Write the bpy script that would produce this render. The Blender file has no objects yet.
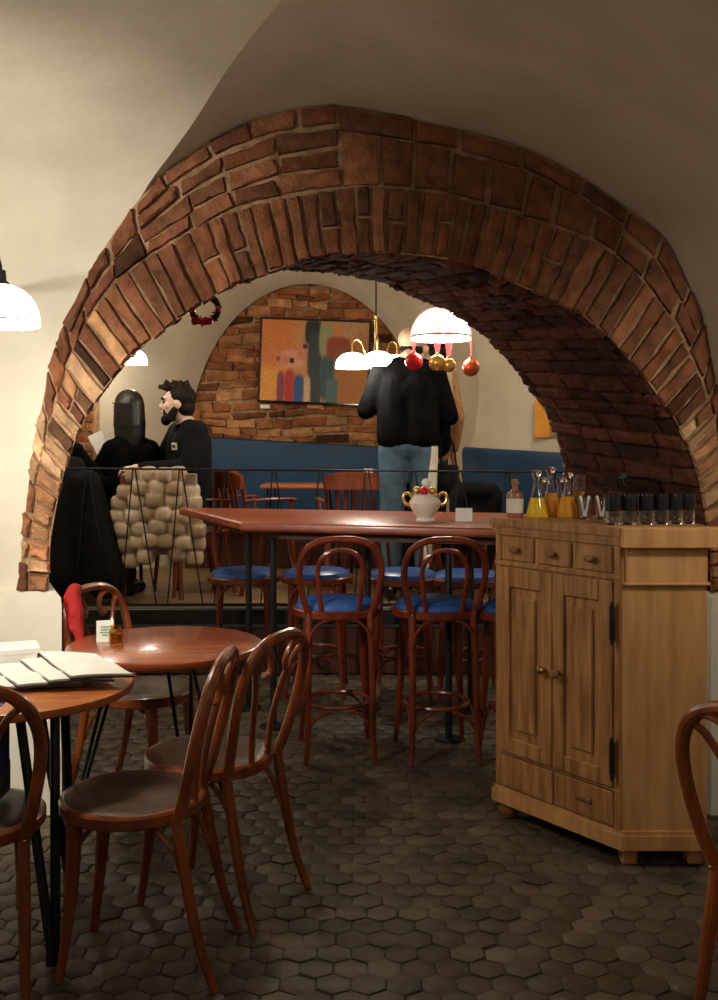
import bpy, math, random
from mathutils import Vector as V, Matrix as M4, Euler, noise as NZ
random.seed(7)
PI = math.pi
C = bpy.context.scene.collection
H, F, CX, HY = 1.48, 1000.0, 359.0, 445.0

def P(px, py, Y):
    return V(((px-CX)/F*Y, Y, H-(py-HY)/F*Y))

# ------------------------------------------------------------------ materials
def srgb(r, g, b):
    f = lambda c: (c/255/12.92) if c/255 <= .04045 else ((c/255+.055)/1.055)**2.4
    return (f(r), f(g), f(b), 1)

def new_mat(name):
    m = bpy.data.materials.new(name); m.use_nodes = True
    nt = m.node_tree
    return m, nt, nt.nodes['Principled BSDF']

def mat(name, c1, c2=None, rough=.6, scale=8, bump=0, bscale=None, metal=0, spec=.5, stretch=(1,1,1), detail=5, sheen=0, coat=0, attr=False, dist=.01, pos=(.35,.65)):
    m, nt, b = new_mat(name)
    N, L = nt.nodes, nt.links
    b.inputs['Roughness'].default_value = rough
    b.inputs['Metallic'].default_value = metal
    b.inputs['Specular IOR Level'].default_value = spec
    if sheen: b.inputs['Sheen Weight'].default_value = sheen
    if coat:
        b.inputs['Coat Weight'].default_value = coat; b.inputs['Coat Roughness'].default_value = .12
    tc = N.new('ShaderNodeTexCoord'); mp = N.new('ShaderNodeMapping')
    mp.inputs['Scale'].default_value = stretch
    L.new(tc.outputs['Object'], mp.inputs['Vector'])
    nz = N.new('ShaderNodeTexNoise'); nz.inputs['Scale'].default_value = scale; nz.inputs['Detail'].default_value = detail
    L.new(mp.outputs[0], nz.inputs['Vector'])
    cr = N.new('ShaderNodeValToRGB')
    cr.color_ramp.elements[0].position = pos[0]; cr.color_ramp.elements[1].position = pos[1]
    cr.color_ramp.elements[0].color = c1; cr.color_ramp.elements[1].color = c2 or c1
    L.new(nz.outputs['Fac'], cr.inputs[0])
    out = cr.outputs[0]
    if attr:
        at = N.new('ShaderNodeAttribute'); at.attribute_name = 'Col'
        mx = N.new('ShaderNodeMix'); mx.data_type = 'RGBA'; mx.blend_type = 'MULTIPLY'; mx.inputs[0].default_value = 1
        L.new(out, mx.inputs[6]); L.new(at.outputs['Color'], mx.inputs[7]); out = mx.outputs[2]
    L.new(out, b.inputs['Base Color'])
    if bump:
        n2 = N.new('ShaderNodeTexNoise'); n2.inputs['Scale'].default_value = bscale or scale*3; n2.inputs['Detail'].default_value = 6
        L.new(mp.outputs[0], n2.inputs['Vector'])
        bp = N.new('ShaderNodeBump'); bp.inputs['Strength'].default_value = bump; bp.inputs['Distance'].default_value = dist
        L.new(n2.outputs['Fac'], bp.inputs['Height']); L.new(bp.outputs[0], b.inputs['Normal'])
    return m

def emis(name, col, s, base=(.9,.85,.75,1)):
    m, nt, b = new_mat(name)
    b.inputs['Base Color'].default_value = base
    b.inputs['Emission Color'].default_value = col
    b.inputs['Emission Strength'].default_value = s
    b.inputs['Roughness'].default_value = .25
    return m

def glass(name, col=(1,1,1,1), rough=.02, ior=1.45):
    m, nt, b = new_mat(name)
    b.inputs['Base Color'].default_value = col
    b.inputs['Transmission Weight'].default_value = 1
    b.inputs['Roughness'].default_value = rough
    b.inputs['IOR'].default_value = ior
    return m

MT = {}
MT['plaster'] = mat('plaster', srgb(214,206,188), srgb(228,220,202), .9, 3, .25, 22)
MT['plaster_plinth_lit'] = mat('lit plinth plaster', srgb(232,224,206), srgb(242,236,220), .9, 3, .2, 22)  # lighter copy of the plaster; lamplight on the plinth put into its colour
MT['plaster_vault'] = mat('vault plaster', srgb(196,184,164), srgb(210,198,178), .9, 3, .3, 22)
MT['plaster_back'] = mat('back plaster', srgb(200,188,166), srgb(216,206,184), .9, 2.5, .2, 20)
MT['brick'] = mat('brick', (.40,.40,.40,1), (.86,.86,.87,1), .92, 14, .9, 55, attr=True, spec=.15, pos=(.3,.7), dist=.012)
MT['mortar'] = mat('mortar', srgb(140,108,80), srgb(186,152,120), .95, 18, 1.0, 45, spec=.2)
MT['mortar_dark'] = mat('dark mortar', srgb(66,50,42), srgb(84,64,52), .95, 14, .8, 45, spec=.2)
MT['floor'] = mat('stone paver', (.7,.7,.7,1), (1.15,1.15,1.15,1), .5, 9, .45, 26, attr=True, spec=.4, pos=(.3,.7))
MT['grout'] = mat('floor joint', srgb(56,48,41), srgb(70,60,51), .85, 20, .4)
MT['bentwood'] = mat('bentwood', srgb(104,48,22), srgb(152,80,38), .3, 6, .05, 30, coat=.4, stretch=(3,3,.6))
MT['stoolwood'] = mat('stool wood', srgb(92,34,18), srgb(128,52,28), .3, 6, .05, 30, coat=.4, stretch=(3,3,.6))
MT['seat'] = mat('seat veneer', srgb(58,40,30), srgb(78,54,40), .42, 20, .15, 60)
MT['tabletop'] = mat('table top', srgb(128,58,30), srgb(158,78,42), .24, 3, .03, 40, coat=.35, stretch=(.6,9,3))
MT['tabletop_near'] = mat('near table top', srgb(160,88,44), srgb(190,112,60), .3, 3, .03, 40, coat=.3, stretch=(.6,9,3))
MT['bartop'] = mat('bar top', srgb(134,58,30), srgb(160,76,42), .38, 3, .03, 40, coat=.15, stretch=(.5,9,3))
MT['pine'] = mat('waxed pine', srgb(138,92,52), srgb(192,140,88), .5, 6, .15, 40, stretch=(7,7,.7), pos=(.34,.68), detail=8)
MT['pine_lit'] = mat('lit pine', srgb(186,134,80), srgb(212,162,106), .5, 5, .1, 40, stretch=(5,5,.6), pos=(.36,.64), detail=8)  # paler copy of the pine; light on the right face put into colour
MT['pine_dark'] = mat('dark pine', srgb(112,74,40), srgb(142,98,56), .5, 6, .1)
MT['black_metal'] = mat('black metal', (.012,.012,.013,1), (.02,.02,.02,1), .4, 20, metal=.3)
MT['brass'] = mat('brass', srgb(190,158,100), srgb(208,180,124), .25, 20, metal=1)
MT['gold'] = mat('gold', srgb(205,160,80), srgb(225,185,100), .3, 20, metal=.9)
MT['blue_vinyl'] = mat('blue vinyl', srgb(42,78,146), srgb(56,98,168), .3, 20, .1, 60)
MT['blue_bench'] = mat('blue upholstery', srgb(8,52,86), srgb(12,62,98), .6, 4, .15, 80)
MT['black_cloth'] = mat('black cloth', (.006,.006,.007,1), (.012,.012,.014,1), .9, 14, .5, 60, spec=.15)
MT['black_knit'] = mat('black knit', (.0022,.0022,.0026,1), (.004,.004,.0045,1), .95, 14, .5, 50, spec=.06)
MT['charcoal'] = mat('charcoal sweatshirt', (.008,.008,.0095,1), (.012,.012,.0135,1), .95, 14, .3, 40, spec=.1)
MT['jeans'] = mat('blue denim', srgb(58,84,104), srgb(80,108,126), .8, 12, .3, 90)
MT['jeans_dark'] = mat('dark denim', srgb(13,17,24), srgb(18,23,32), .8, 12, .3, 90)
MT['beige_cloth'] = mat('beige cloth', srgb(176,150,122), srgb(196,172,144), .85, 12, .3, 60)
MT['tan_cloth'] = mat('tan knit', srgb(150,106,70), srgb(178,134,92), .85, 30, .4, 60)
MT['skin'] = mat('skin', srgb(222,168,146), srgb(236,188,166), .5, 14, .05, 60)
MT['skin_pale'] = mat('pale skin', srgb(236,196,180), srgb(244,210,196), .5, 14, .05, 60)
MT['hair_black'] = mat('black hair', (.0015,.0015,.0015,1), (.004,.004,.004,1), .6, 60, .6, 90, stretch=(1,1,.12))
MT['hair_brown'] = mat('dark brown hair', srgb(20,15,12), srgb(42,31,26), .6, 60, .7, 90, stretch=(1,1,.3))
MT['beard'] = mat('dark beard', srgb(24,18,15), srgb(42,32,27), .7, 60, .8, 120)
MT['hair_black'].node_tree.nodes['Principled BSDF'].inputs['Roughness'].default_value=.38
for k_ in ('hair_brown','beard'): MT[k_].node_tree.nodes['Principled BSDF'].inputs['Specular IOR Level'].default_value=.15
MT['eye'] = mat('eye', srgb(30,24,20), None, .2)
MT['lip'] = mat('lip', srgb(180,110,100), None, .5)
MT['fur'] = mat('patchwork fur', srgb(226,206,184), srgb(252,240,224), .95, 14, .5, 120, dist=.01, pos=(.3,.7), attr=True, spec=.1)
MT['red_cloth'] = mat('red cloth', srgb(178,32,34), srgb(206,50,48), .8, 12, .4, 60)
MT['blue_bag'] = mat('dark blue canvas', srgb(24,24,84), srgb(34,36,108), .8, 14, .4, 60)
MT['grey_bag'] = mat('grey canvas', srgb(54,56,58), srgb(70,72,72), .8, 14, .4, 60)
MT['paper'] = mat('paper', srgb(222,220,214), srgb(234,232,226), .7, 6)
MT['paper_dark'] = mat('dark card', srgb(44,44,42), srgb(60,60,56), .6, 6)
MT['print_green'] = mat('green print', srgb(96,140,112), srgb(140,170,146), .7, 30)
MT['porcelain'] = mat('porcelain', srgb(226,216,206), srgb(236,228,218), .15, 4, coat=.4)
MT['red_ball'] = mat('red bauble', srgb(190,20,40), srgb(216,40,58), .22, 5, metal=.35)
MT['gold_ball'] = mat('gold bauble', srgb(196,148,70), srgb(226,184,104), .3, 5, metal=.8)
MT['copper_ball'] = mat('copper bauble', srgb(190,84,60), srgb(210,110,76), .3, 30, metal=.6, bump=.3)
MT['ribbon'] = mat('red ribbon', srgb(238,70,88), srgb(248,110,120), .45, 30)
MT['leaf'] = mat('leaf', srgb(26,70,38), srgb(36,92,50), .5, 12)
MT['dark_leaf'] = mat('wreath leaf', srgb(28,26,24), srgb(60,34,30), .7, 30)
MT['glass'] = glass('clear glass')
MT['oil'] = glass('yellow oil', (.98,.70,.04,1), .05, 1.4); MT['oil'].node_tree.nodes['Principled BSDF'].inputs['Transmission Weight'].default_value=.45
MT['oil_amber'] = glass('amber oil', (.85,.42,.03,1), .05, 1.4); MT['oil_amber'].node_tree.nodes['Principled BSDF'].inputs['Transmission Weight'].default_value=.45
MT['pink_liquid'] = mat('pink liquid', srgb(150,96,80), srgb(170,110,92), .3, 12)
MT['amber_glass'] = glass('amber glass', (.75,.5,.1,1), .05)
MT['cork'] = mat('cork', srgb(170,140,105), srgb(150,118,84), .8, 40, .3)
MT['black_gloss'] = mat('black gloss', (.008,.008,.012,1), (.015,.015,.02,1), .15, 8)
MT['white_cream'] = mat('cream', srgb(220,214,204), srgb(232,228,218), .5, 8)
MT['shade_near'] = emis('near opal glass', (1,.9,.76,1), 13.0)
MT['shade_far'] = emis('opal glass', (1,.88,.72,1), 6.0)
MT['shade_big'] = emis('bright opal glass', (1,.88,.76,1), 3.5)
MT['platform'] = mat('platform boards', srgb(120,96,70), srgb(146,118,88), .5, 4, .1, 30, stretch=(.5,8,2))
MT['riser'] = mat('riser wood', srgb(70,36,22), srgb(92,50,30), .5, 5, .1, 30)
MT['darkwood'] = mat('red brown wood', srgb(104,44,24), srgb(140,66,36), .32, 6, .05, 30, coat=.3, stretch=(3,3,.7))
MT['orange_art'] = mat('orange canvas', srgb(222,140,40), srgb(232,164,60), .7, 5)

# ------------------------------------------------------------------ mesh helpers
class MB:
    def __init__(s): s.v=[]; s.f=[]; s.c=[]; s.cur=(1,1,1,1)
    def add(s, vs, fs):
        o=len(s.v); s.v += [V(p) for p in vs]; s.c += [s.cur]*len(vs)
        s.f += [tuple(i+o for i in f) for f in fs]
        return s
    def box(s, c, size, rot=None, bev=0):
        hx,hy,hz=[d/2 for d in size]
        b=min(bev, hx*.9, hy*.9, hz*.9)
        if b<=0:
            vs=[(x,y,z) for x in(-hx,hx) for y in(-hy,hy) for z in(-hz,hz)]
            fs=[(0,1,3,2),(4,6,7,5),(0,4,5,1),(2,3,7,6),(0,2,6,4),(1,5,7,3)]
        else:
            vs=[];fs=[]
            idx={}
            for sx in(-1,1):
                for sy in(-1,1):
                    for sz in(-1,1):
                        for a in range(3):
                            p=[sx*(hx-b),sy*(hy-b),sz*(hz-b)]; p[a]=(sx*hx,sy*hy,sz*hz)[a]
                            idx[(sx,sy,sz,a)]=len(vs); vs.append(tuple(p))
            I=idx
            for sg in(-1,1):
                for a,(u,w) in ((0,(1,2)),(1,(0,2)),(2,(0,1))):
                    q=[]
                    for du,dw in((-1,-1),(1,-1),(1,1),(-1,1)):
                        t=[0,0,0]; t[a]=sg;t[u]=du;t[w]=dw; q.append(I[(t[0],t[1],t[2],a)])
                    fs.append(tuple(q))
            for a,bx in((0,1),(0,2),(1,2)):
                cax=3-a-bx
                for sa in(-1,1):
                    for sb in(-1,1):
                        t=[0,0,0]; t[a]=sa; t[bx]=sb
                        t[cax]=-1; p0=I[tuple(t)+(a,)]; p1=I[tuple(t)+(bx,)]
                        t[cax]=1; p2=I[tuple(t)+(bx,)]; p3=I[tuple(t)+(a,)]
                        fs.append((p0,p1,p2,p3))
            for sx in(-1,1):
                for sy in(-1,1):
                    for sz in(-1,1): fs.append(tuple(I[(sx,sy,sz,a)] for a in range(3)))
        m = (rot.to_matrix() if isinstance(rot,Euler) else rot) if rot else None
        c=V(c)
        return s.add([(m@V(p) if m else V(p))+c for p in vs], fs)
    def tube(s, pts, r, n=10, closed=False, cap=True, flat=1.0, up=None):
        pts=[V(p) for p in pts]; k=len(pts)
        rs = r if isinstance(r,(list,tuple)) else [r]*k
        if len(rs)!=k:
            rs=[rs[0]+(rs[-1]-rs[0])*i/(k-1) if len(rs)==2 else rs[min(int(i/(k-1)*(len(rs)-1)),len(rs)-1)]+(rs[min(int(i/(k-1)*(len(rs)-1))+1,len(rs)-1)]-rs[min(int(i/(k-1)*(len(rs)-1)),len(rs)-1)])*((i/(k-1)*(len(rs)-1))%1) for i in range(k)]
        tg=[]
        for i in range(k):
            if closed: t=pts[(i+1)%k]-pts[i-1]
            else: t=pts[min(i+1,k-1)]-pts[max(i-1,0)]
            tg.append(t.normalized() if t.length>1e-9 else V((0,0,1)))
        a=V(up) if up else (V((0,0,1)) if abs(tg[0].z)<.9 else V((0,1,0)))
        u=(a-tg[0]*a.dot(tg[0])).normalized()
        vs=[];fs=[]
        for i in range(k):
            u=(u-tg[i]*u.dot(tg[i])); u=u.normalized() if u.length>1e-6 else tg[i].orthogonal().normalized()
            w=tg[i].cross(u)
            for j in range(n):
                an=2*PI*j/n
                vs.append(pts[i]+(u*math.cos(an)*flat+w*math.sin(an))*rs[i])
        for i in range(k if closed else k-1):
            for j in range(n):
                i2=(i+1)%k
                fs.append((i*n+j,i*n+(j+1)%n,i2*n+(j+1)%n,i2*n+j))
        if cap and not closed:
            fs.append(tuple(range(n))[::-1]); fs.append(tuple((k-1)*n+j for j in range(n)))
        return s.add(vs,fs)
    def lathe(s, prof, c=(0,0,0), n=24, rot=None, sx=1, sy=1):
        vs=[];fs=[];c=V(c); k=len(prof)
        m = rot.to_matrix() if rot else None
        for (r,z) in prof:
            for j in range(n):
                a=2*PI*j/n; p=V((r*math.cos(a)*sx,r*math.sin(a)*sy,z))
                vs.append((m@p if m else p)+c)
        for i in range(k-1):
            for j in range(n):
                fs.append((i*n+j,i*n+(j+1)%n,(i+1)*n+(j+1)%n,(i+1)*n+j))
        if prof[0][0]>1e-4: fs.append(tuple(range(n))[::-1])
        if prof[-1][0]>1e-4: fs.append(tuple((k-1)*n+j for j in range(n)))
        return s.add(vs,fs)
    def sphere(s, c, r, n=16, rings=10, rot=None):
        if not isinstance(r,(tuple,list)): r=(r,r,r)
        m = rot.to_matrix() if rot else None
        vs=[];fs=[];c=V(c)
        for i in range(rings+1):
            t=PI*i/rings
            for j in range(n):
                a=2*PI*j/n; p=V((r[0]*math.sin(t)*math.cos(a),r[1]*math.sin(t)*math.sin(a),r[2]*math.cos(t)))
                vs.append((m@p if m else p)+c)
        for i in range(rings):
            for j in range(n): fs.append((i*n+j,(i+1)*n+j,(i+1)*n+(j+1)%n,i*n+(j+1)%n))
        return s.add(vs,fs)
    def prism(s, poly, z0, z1):
        k=len(poly)
        vs=[(x,y,z0) for x,y in poly]+[(x,y,z1) for x,y in poly]
        fs=[tuple(range(k))[::-1],tuple(range(k,2*k))]+[(i,(i+1)%k,(i+1)%k+k,i+k) for i in range(k)]
        return s.add(vs,fs)
    def grid(s, rows):
        nr=len(rows); nc=len(rows[0])
        return s.add([p for r in rows for p in r],[(i*nc+j,i*nc+j+1,(i+1)*nc+j+1,(i+1)*nc+j) for i in range(nr-1) for j in range(nc-1)])
    def brick(s, c00,c10,c11,c01,n,h,col,inset=.006,jit=.004,gu=6,gv=4):
        s.cur=col
        n=V(n); cs=[V(c) for c in (c00,c10,c11,c01)]; ctr=sum(cs,V((0,0,0)))/4
        js=[V((random.uniform(-jit,jit),random.uniform(-jit,jit),random.uniform(-jit,jit))) for _ in cs]
        tl=random.uniform(-.006,.006); tm=random.uniform(-.006,.006)
        hh=h*random.uniform(.6,1.15)
        rows=[]
        for b in range(-1,gv+2):
            row=[]
            for a in range(-1,gu+2):
                ua=min(max(a,0),gu)/gu; vb=min(max(b,0),gv)/gv
                edge=(a in(-1,gu+1)) or (b in(-1,gv+1))
                q=[cs[i]+js[i] for i in range(4)]
                p=(q[0]*(1-ua)+q[1]*ua)*(1-vb)+(q[3]*(1-ua)+q[2]*ua)*vb
                d=(ctr-p); L=d.length
                if edge: row.append(p+d*(inset*.3/max(L,.01))-n*.02)
                else:
                    bd=(a in(0,gu)) or (b in(0,gv))
                    lift=hh*(.72 if bd else 1)+random.uniform(-.0035,.0035)+tl*(ua-.5)+tm*(vb-.5)
                    wv=NZ.noise_vector(p*9+V((3,1,7)))*.005+NZ.noise_vector(p*33)*.003
                    row.append(p+d*((inset*random.uniform(.5,1.6) if bd else 0)/max(L,.01))+n*(lift+NZ.noise(p*26)*.006+NZ.noise(p*70)*.003)+wv-n*wv.dot(n))
            rows.append(row)
        s.grid(rows); s.cur=(1,1,1,1)
        return s
    def build(s, name, m, parent=None, smooth=True, attr=False, loc=None, angle=35):
        me=bpy.data.meshes.new(name)
        off=V(loc) if loc is not None else V((0,0,0))
        me.from_pydata([tuple(p-off) for p in s.v],[],s.f); me.update()
        import bmesh
        bm=bmesh.new(); bm.from_mesh(me); bmesh.ops.recalc_face_normals(bm,faces=bm.faces) if not attr else None; bm.to_mesh(me); bm.free()
        if attr:
            at=me.attributes.new('Col','FLOAT_COLOR','POINT')
            flat=[]
            for c in s.c: flat+=list(c)
            at.data.foreach_set('color',flat)
        if m: me.materials.append(MT[m] if isinstance(m,str) else m)
        if smooth:
            me.polygons.foreach_set('use_smooth',[True]*len(me.polygons))
            try: me.set_sharp_from_angle(angle=math.radians(angle))
            except Exception: pass
        o=bpy.data.objects.new(name,me); C.objects.link(o)
        if loc is not None and parent is None: o.location=off
        if parent is not None: o.parent=parent
        return o

def crom(pts, k=6, closed=False):
    pts=[V(p) for p in pts]; n=len(pts); out=[]
    rng=range(n if closed else n-1)
    for i in rng:
        if closed: p0,p1,p2,p3=pts[i-1],pts[i],pts[(i+1)%n],pts[(i+2)%n]
        else: p0,p1,p2,p3=pts[max(i-1,0)],pts[i],pts[i+1],pts[min(i+2,n-1)]
        for j in range(k):
            t=j/k
            out.append(.5*((2*p1)+(p2-p0)*t+(2*p0-5*p1+4*p2-p3)*t*t+(3*p1-p0-3*p2+p3)*t**3))
    if not closed: out.append(pts[-1])
    return out

def resample(pts, n):
    pts=[V(p) for p in pts]; d=[0]
    for a,b in zip(pts,pts[1:]): d.append(d[-1]+(b-a).length)
    T=d[-1]; out=[]; j=0
    for i in range(n):
        t=T*i/(n-1)
        while j<len(d)-2 and d[j+1]<t: j+=1
        q=(t-d[j])/max(d[j+1]-d[j],1e-9); out.append(pts[j].lerp(pts[j+1],min(max(q,0),1)))
    return out

def length(pts): return sum((V(b)-V(a)).length for a,b in zip(pts,pts[1:]))

def tag(o,label,cat,group=None,kind=None):
    o['label']=label; o['category']=cat
    if group: o['group']=group
    if kind: o['kind']=kind
    return o
def struct(o): o['kind']='structure'; return o
def thing(name,label,cat,loc=(0,0,0),rz=0,group=None):
    o=bpy.data.objects.new(name,None); C.objects.link(o); o.empty_display_size=.1
    o.location=loc; o.rotation_euler=(0,0,rz)
    return tag(o,label,cat,group)
def dup(root,loc,rz,label=None,group=None):
    r=root.copy(); C.objects.link(r); r.location=loc; r.rotation_euler=(0,0,rz)
    if label: r['label']=label
    if group: r['group']=group
    for ch in list(root.children):
        c=ch.copy(); C.objects.link(c); c.parent=r
        for g in list(ch.children):
            d=g.copy(); C.objects.link(d); d.parent=c
    return r

# voxel-remeshed organic shapes -------------------------------------------------
def capsule(mb,p1,p2,r1,r2,n=14):
    p1,p2=V(p1),V(p2); d=p2-p1
    L=d.length
    if L<1e-5: return mb.sphere(p1,r1)
    q=d.normalized().to_track_quat('Z','Y').to_matrix()
    prof=[]
    for i in range(6): a=PI/2*i/5; prof.append((r1*math.sin(a),-r1*math.cos(a)))
    for i in range(6): a=PI/2*i/5; prof.append((r2*math.cos(a),L+r2*math.sin(a)))
    prof[0]=(1e-5,-r1); prof[-1]=(1e-5,L+r2)
    vs=[];fs=[];k=len(prof)
    for r,z in prof:
        for j in range(n):
            a=2*PI*j/n; vs.append(q@V((r*math.cos(a),r*math.sin(a),z))+p1)
    for i in range(k-1):
        for j in range(n): fs.append((i*n+j,i*n+(j+1)%n,(i+1)*n+(j+1)%n,(i+1)*n+j))
    return mb.add(vs,fs)
def blob(name, prims, m, parent=None, voxel=.012, smooth=6, attrfn=None):
    mb=MB()
    for p in prims:
        if p[0]=='c': capsule(mb,*p[1:])
        elif p[0]=='e': mb.sphere(p[1],p[2],16,12,p[3] if len(p)>3 else None)
        elif p[0]=='p': mb.add(*pillow(*p[1:]))
        elif p[0]=='b': mb.box(p[1],p[2],p[3] if len(p)>3 else None)
        elif p[0]=='t': mb.tube(p[1],p[2],10)
    o=mb.build(name,m,None,True)
    r=o.modifiers.new('r','REMESH'); r.mode='VOXEL'; r.voxel_size=voxel; r.use_smooth_shade=True
    if smooth:
        sm=o.modifiers.new('s','SMOOTH'); sm.factor=.5; sm.iterations=smooth
    dg=bpy.context.evaluated_depsgraph_get()
    me=bpy.data.meshes.new_from_object(o.evaluated_get(dg))
    old=o.data; o.modifiers.clear(); o.data=me; bpy.data.meshes.remove(old); me.name=name
    me.polygons.foreach_set('use_smooth',[True]*len(me.polygons))
    if attrfn:
        at=me.attributes.new('Col','FLOAT_COLOR','POINT'); flat=[]
        for v in me.vertices: flat+=list(attrfn(v.co))
        at.data.foreach_set('color',flat)
    if parent is not None: o.parent=parent
    return o

def bcol(kind='front'):
    r=random.random()
    if kind=='front': base=random.choice([(170,112,80),(160,104,76),(178,120,86),(152,98,72),(168,106,72),(140,94,70)])
    elif kind=='pale': base=random.choice([(226,172,124),(236,190,146),(216,158,114),(206,146,104),(232,184,138)])  # lamplight on the lower arch bricks, put into their colour
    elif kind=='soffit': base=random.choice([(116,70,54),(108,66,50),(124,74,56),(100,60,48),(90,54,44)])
    else: base=random.choice([(190,124,80),(170,106,68),(206,142,94),(156,98,66),(216,160,112),(182,116,74)])
    if r<.05: base=tuple(c*.6 for c in base)
    k=random.uniform(.88,1.12)
    return srgb(*[min(255,c*k) for c in base])

# ================================================================== SETTING
YW, YB = 4.0, 4.9
inner_px=[(47,593),(48,575),(50,540),(56,505),(64,470),(75,440),(88,412),(100,394),(125,363),(153,338),(175,321),(193,308),(221,289),(261,275),(296,262),(326,254),(360,252),(405,254),(451,260),(480,267),(505,279),(530,290),(568,305),(603,331),(626,355),(650,383),(663,403),(677,421),(689,447),(697,470),(703,495),(708,520),(711,550),(712,593)]
mid_px=[(27,593),(28,560),(33,510),(40,465),(49,425),(60,385),(75,342),(96,305),(120,276),(165,245),(216,216),(271,200),(321,190),(376,185),(445,195),(492,205),(550,224),(603,245),(637,272),(668,312),(690,352),(706,392),(717,430),(724,470),(729,520),(731,593)]
outer_px=[(17,593),(20,560),(24,515),(30,465),(37,425),(43,396),(51,356),(65,321),(90,270),(115,230),(150,185),(176,163),(211,140),(251,120),(301,107),(345,106),(376,111),(428,122),(492,136),(544,156),(585,179),(632,211),(661,233),(676,256),(686,280),(700,307),(706,336),(712,365),(719,394),(728,440),(736,500),(740,593)]
NU=121
cur=lambda px:resample(crom([P(x,y,YW) for x,y in px],5),NU)
IN,MI,OU=cur(inner_px),cur(mid_px),cur(outer_px)
OFF=V((-.37,YB-YW,.085))
BK=[p+OFF*1.0 for p in IN]
for p,q in zip(BK,IN):
    k=min(max((q.z-.9)/.5,0),1); p.z=q.z+.085*k
def at(curve,u):
    t=u*(NU-1); i=min(int(t),NU-2); return curve[i].lerp(curve[i+1],t-i)
def bil(c0,c1,u,v): return at(c0,u).lerp(at(c1,u),v)

# mortar bed of the arch: face + soffit
mb=MB(); o3=V((0,.012,0))
mb.grid([[bil(IN,OU,i/60,v)+o3+V((0,random.uniform(-.004,.004),0)) for i in range(61)] for v in (0,.25,.5,.75,1)])
struct(mb.build('trim_1','mortar',None))
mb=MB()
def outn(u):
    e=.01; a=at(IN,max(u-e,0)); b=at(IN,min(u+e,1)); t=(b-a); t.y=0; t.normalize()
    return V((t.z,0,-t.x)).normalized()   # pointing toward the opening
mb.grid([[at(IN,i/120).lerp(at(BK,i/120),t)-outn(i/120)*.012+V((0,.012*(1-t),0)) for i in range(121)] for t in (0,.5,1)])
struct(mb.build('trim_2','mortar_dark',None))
# face bricks
nrm=V((0,-1,0))
mb=MB()
nv=72
us=[0]
for i in range(nv): us.append(us[-1]+random.uniform(.84,1.16))
us=[u/us[-1] for u in us]
for a,b in zip(us,us[1:]):
    g=.0010; um=(a+b)/2
    pale = um<.24 or um>.84  # both arch feet painted brighter to stand for lamplight
    kind='pale' if pale and random.random()<.85 else 'front'
    split=[0,1] if random.random()<.74 or um<.16 or um>.86 else [0,random.uniform(.4,.6),1]
    for v0,v1 in zip(split,split[1:]):
        e=.012
        h=random.uniform(.008,.022)
        ov=random.uniform(-.02,.05)
        vv0=v0+(-ov if v0==0 else e); vv1=v1-e
        mb.brick(bil(IN,MI,a+g,vv0),bil(IN,MI,b-g,vv0),bil(IN,MI,b-g,vv1),bil(IN,MI,a+g,vv1),nrm,h,bcol(kind),jit=.0035)
# outer coursed ring
for (u0,u1,rows,bl) in ((.0,.2,1,.10),(.2,.30,2,.16),(.30,.47,4,.2),(.47,.70,1,.14),(.47,.70,0,0),(.70,.80,2,.2),(.80,1,1,.11)):
    if not rows: continue
    rws=[i/rows for i in range(rows+1)]
    if (u0,rows)==(.47,1): rws=[0,.68,1]
    for ri,(v0,v1) in enumerate(zip(rws,rws[1:])):
        L=length([bil(MI,OU,u0+(u1-u0)*i/10,(v0+v1)/2) for i in range(11)])
        blen = .26 if (u0==.47 and ri==1) else bl
        n=max(1,round(L/blen)); us2=[0]
        for i in range(n): us2.append(us2[-1]+random.uniform(.7,1.3))
        us2=[u0+(u1-u0)*x/us2[-1] for x in us2]
        for a,b in zip(us2,us2[1:]):
            g=.0012; e=.025
            kk='pale' if (b<.14 or a>.9) and random.random()<.5 else 'front'
            mb.brick(bil(MI,OU,a+g,v0+e),bil(MI,OU,b-g,v0+e),bil(MI,OU,b-g,v1-e),bil(MI,OU,a+g,v1-e),nrm,random.uniform(.006,.024),bcol(kk),jit=.009)
struct(mb.build('brick_arch_face','brick',None,attr=True,angle=50))
# soffit bricks
mb=MB()
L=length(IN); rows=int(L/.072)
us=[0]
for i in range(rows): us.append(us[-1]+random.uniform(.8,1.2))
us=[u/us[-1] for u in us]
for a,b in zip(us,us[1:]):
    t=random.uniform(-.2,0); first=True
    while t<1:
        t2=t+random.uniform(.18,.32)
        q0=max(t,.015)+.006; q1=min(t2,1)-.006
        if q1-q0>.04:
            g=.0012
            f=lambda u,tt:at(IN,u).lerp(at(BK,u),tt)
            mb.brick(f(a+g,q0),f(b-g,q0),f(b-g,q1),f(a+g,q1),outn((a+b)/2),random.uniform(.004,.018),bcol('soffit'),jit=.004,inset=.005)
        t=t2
struct(mb.build('brick_arch_soffit','brick',None,attr=True,angle=50))

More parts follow.
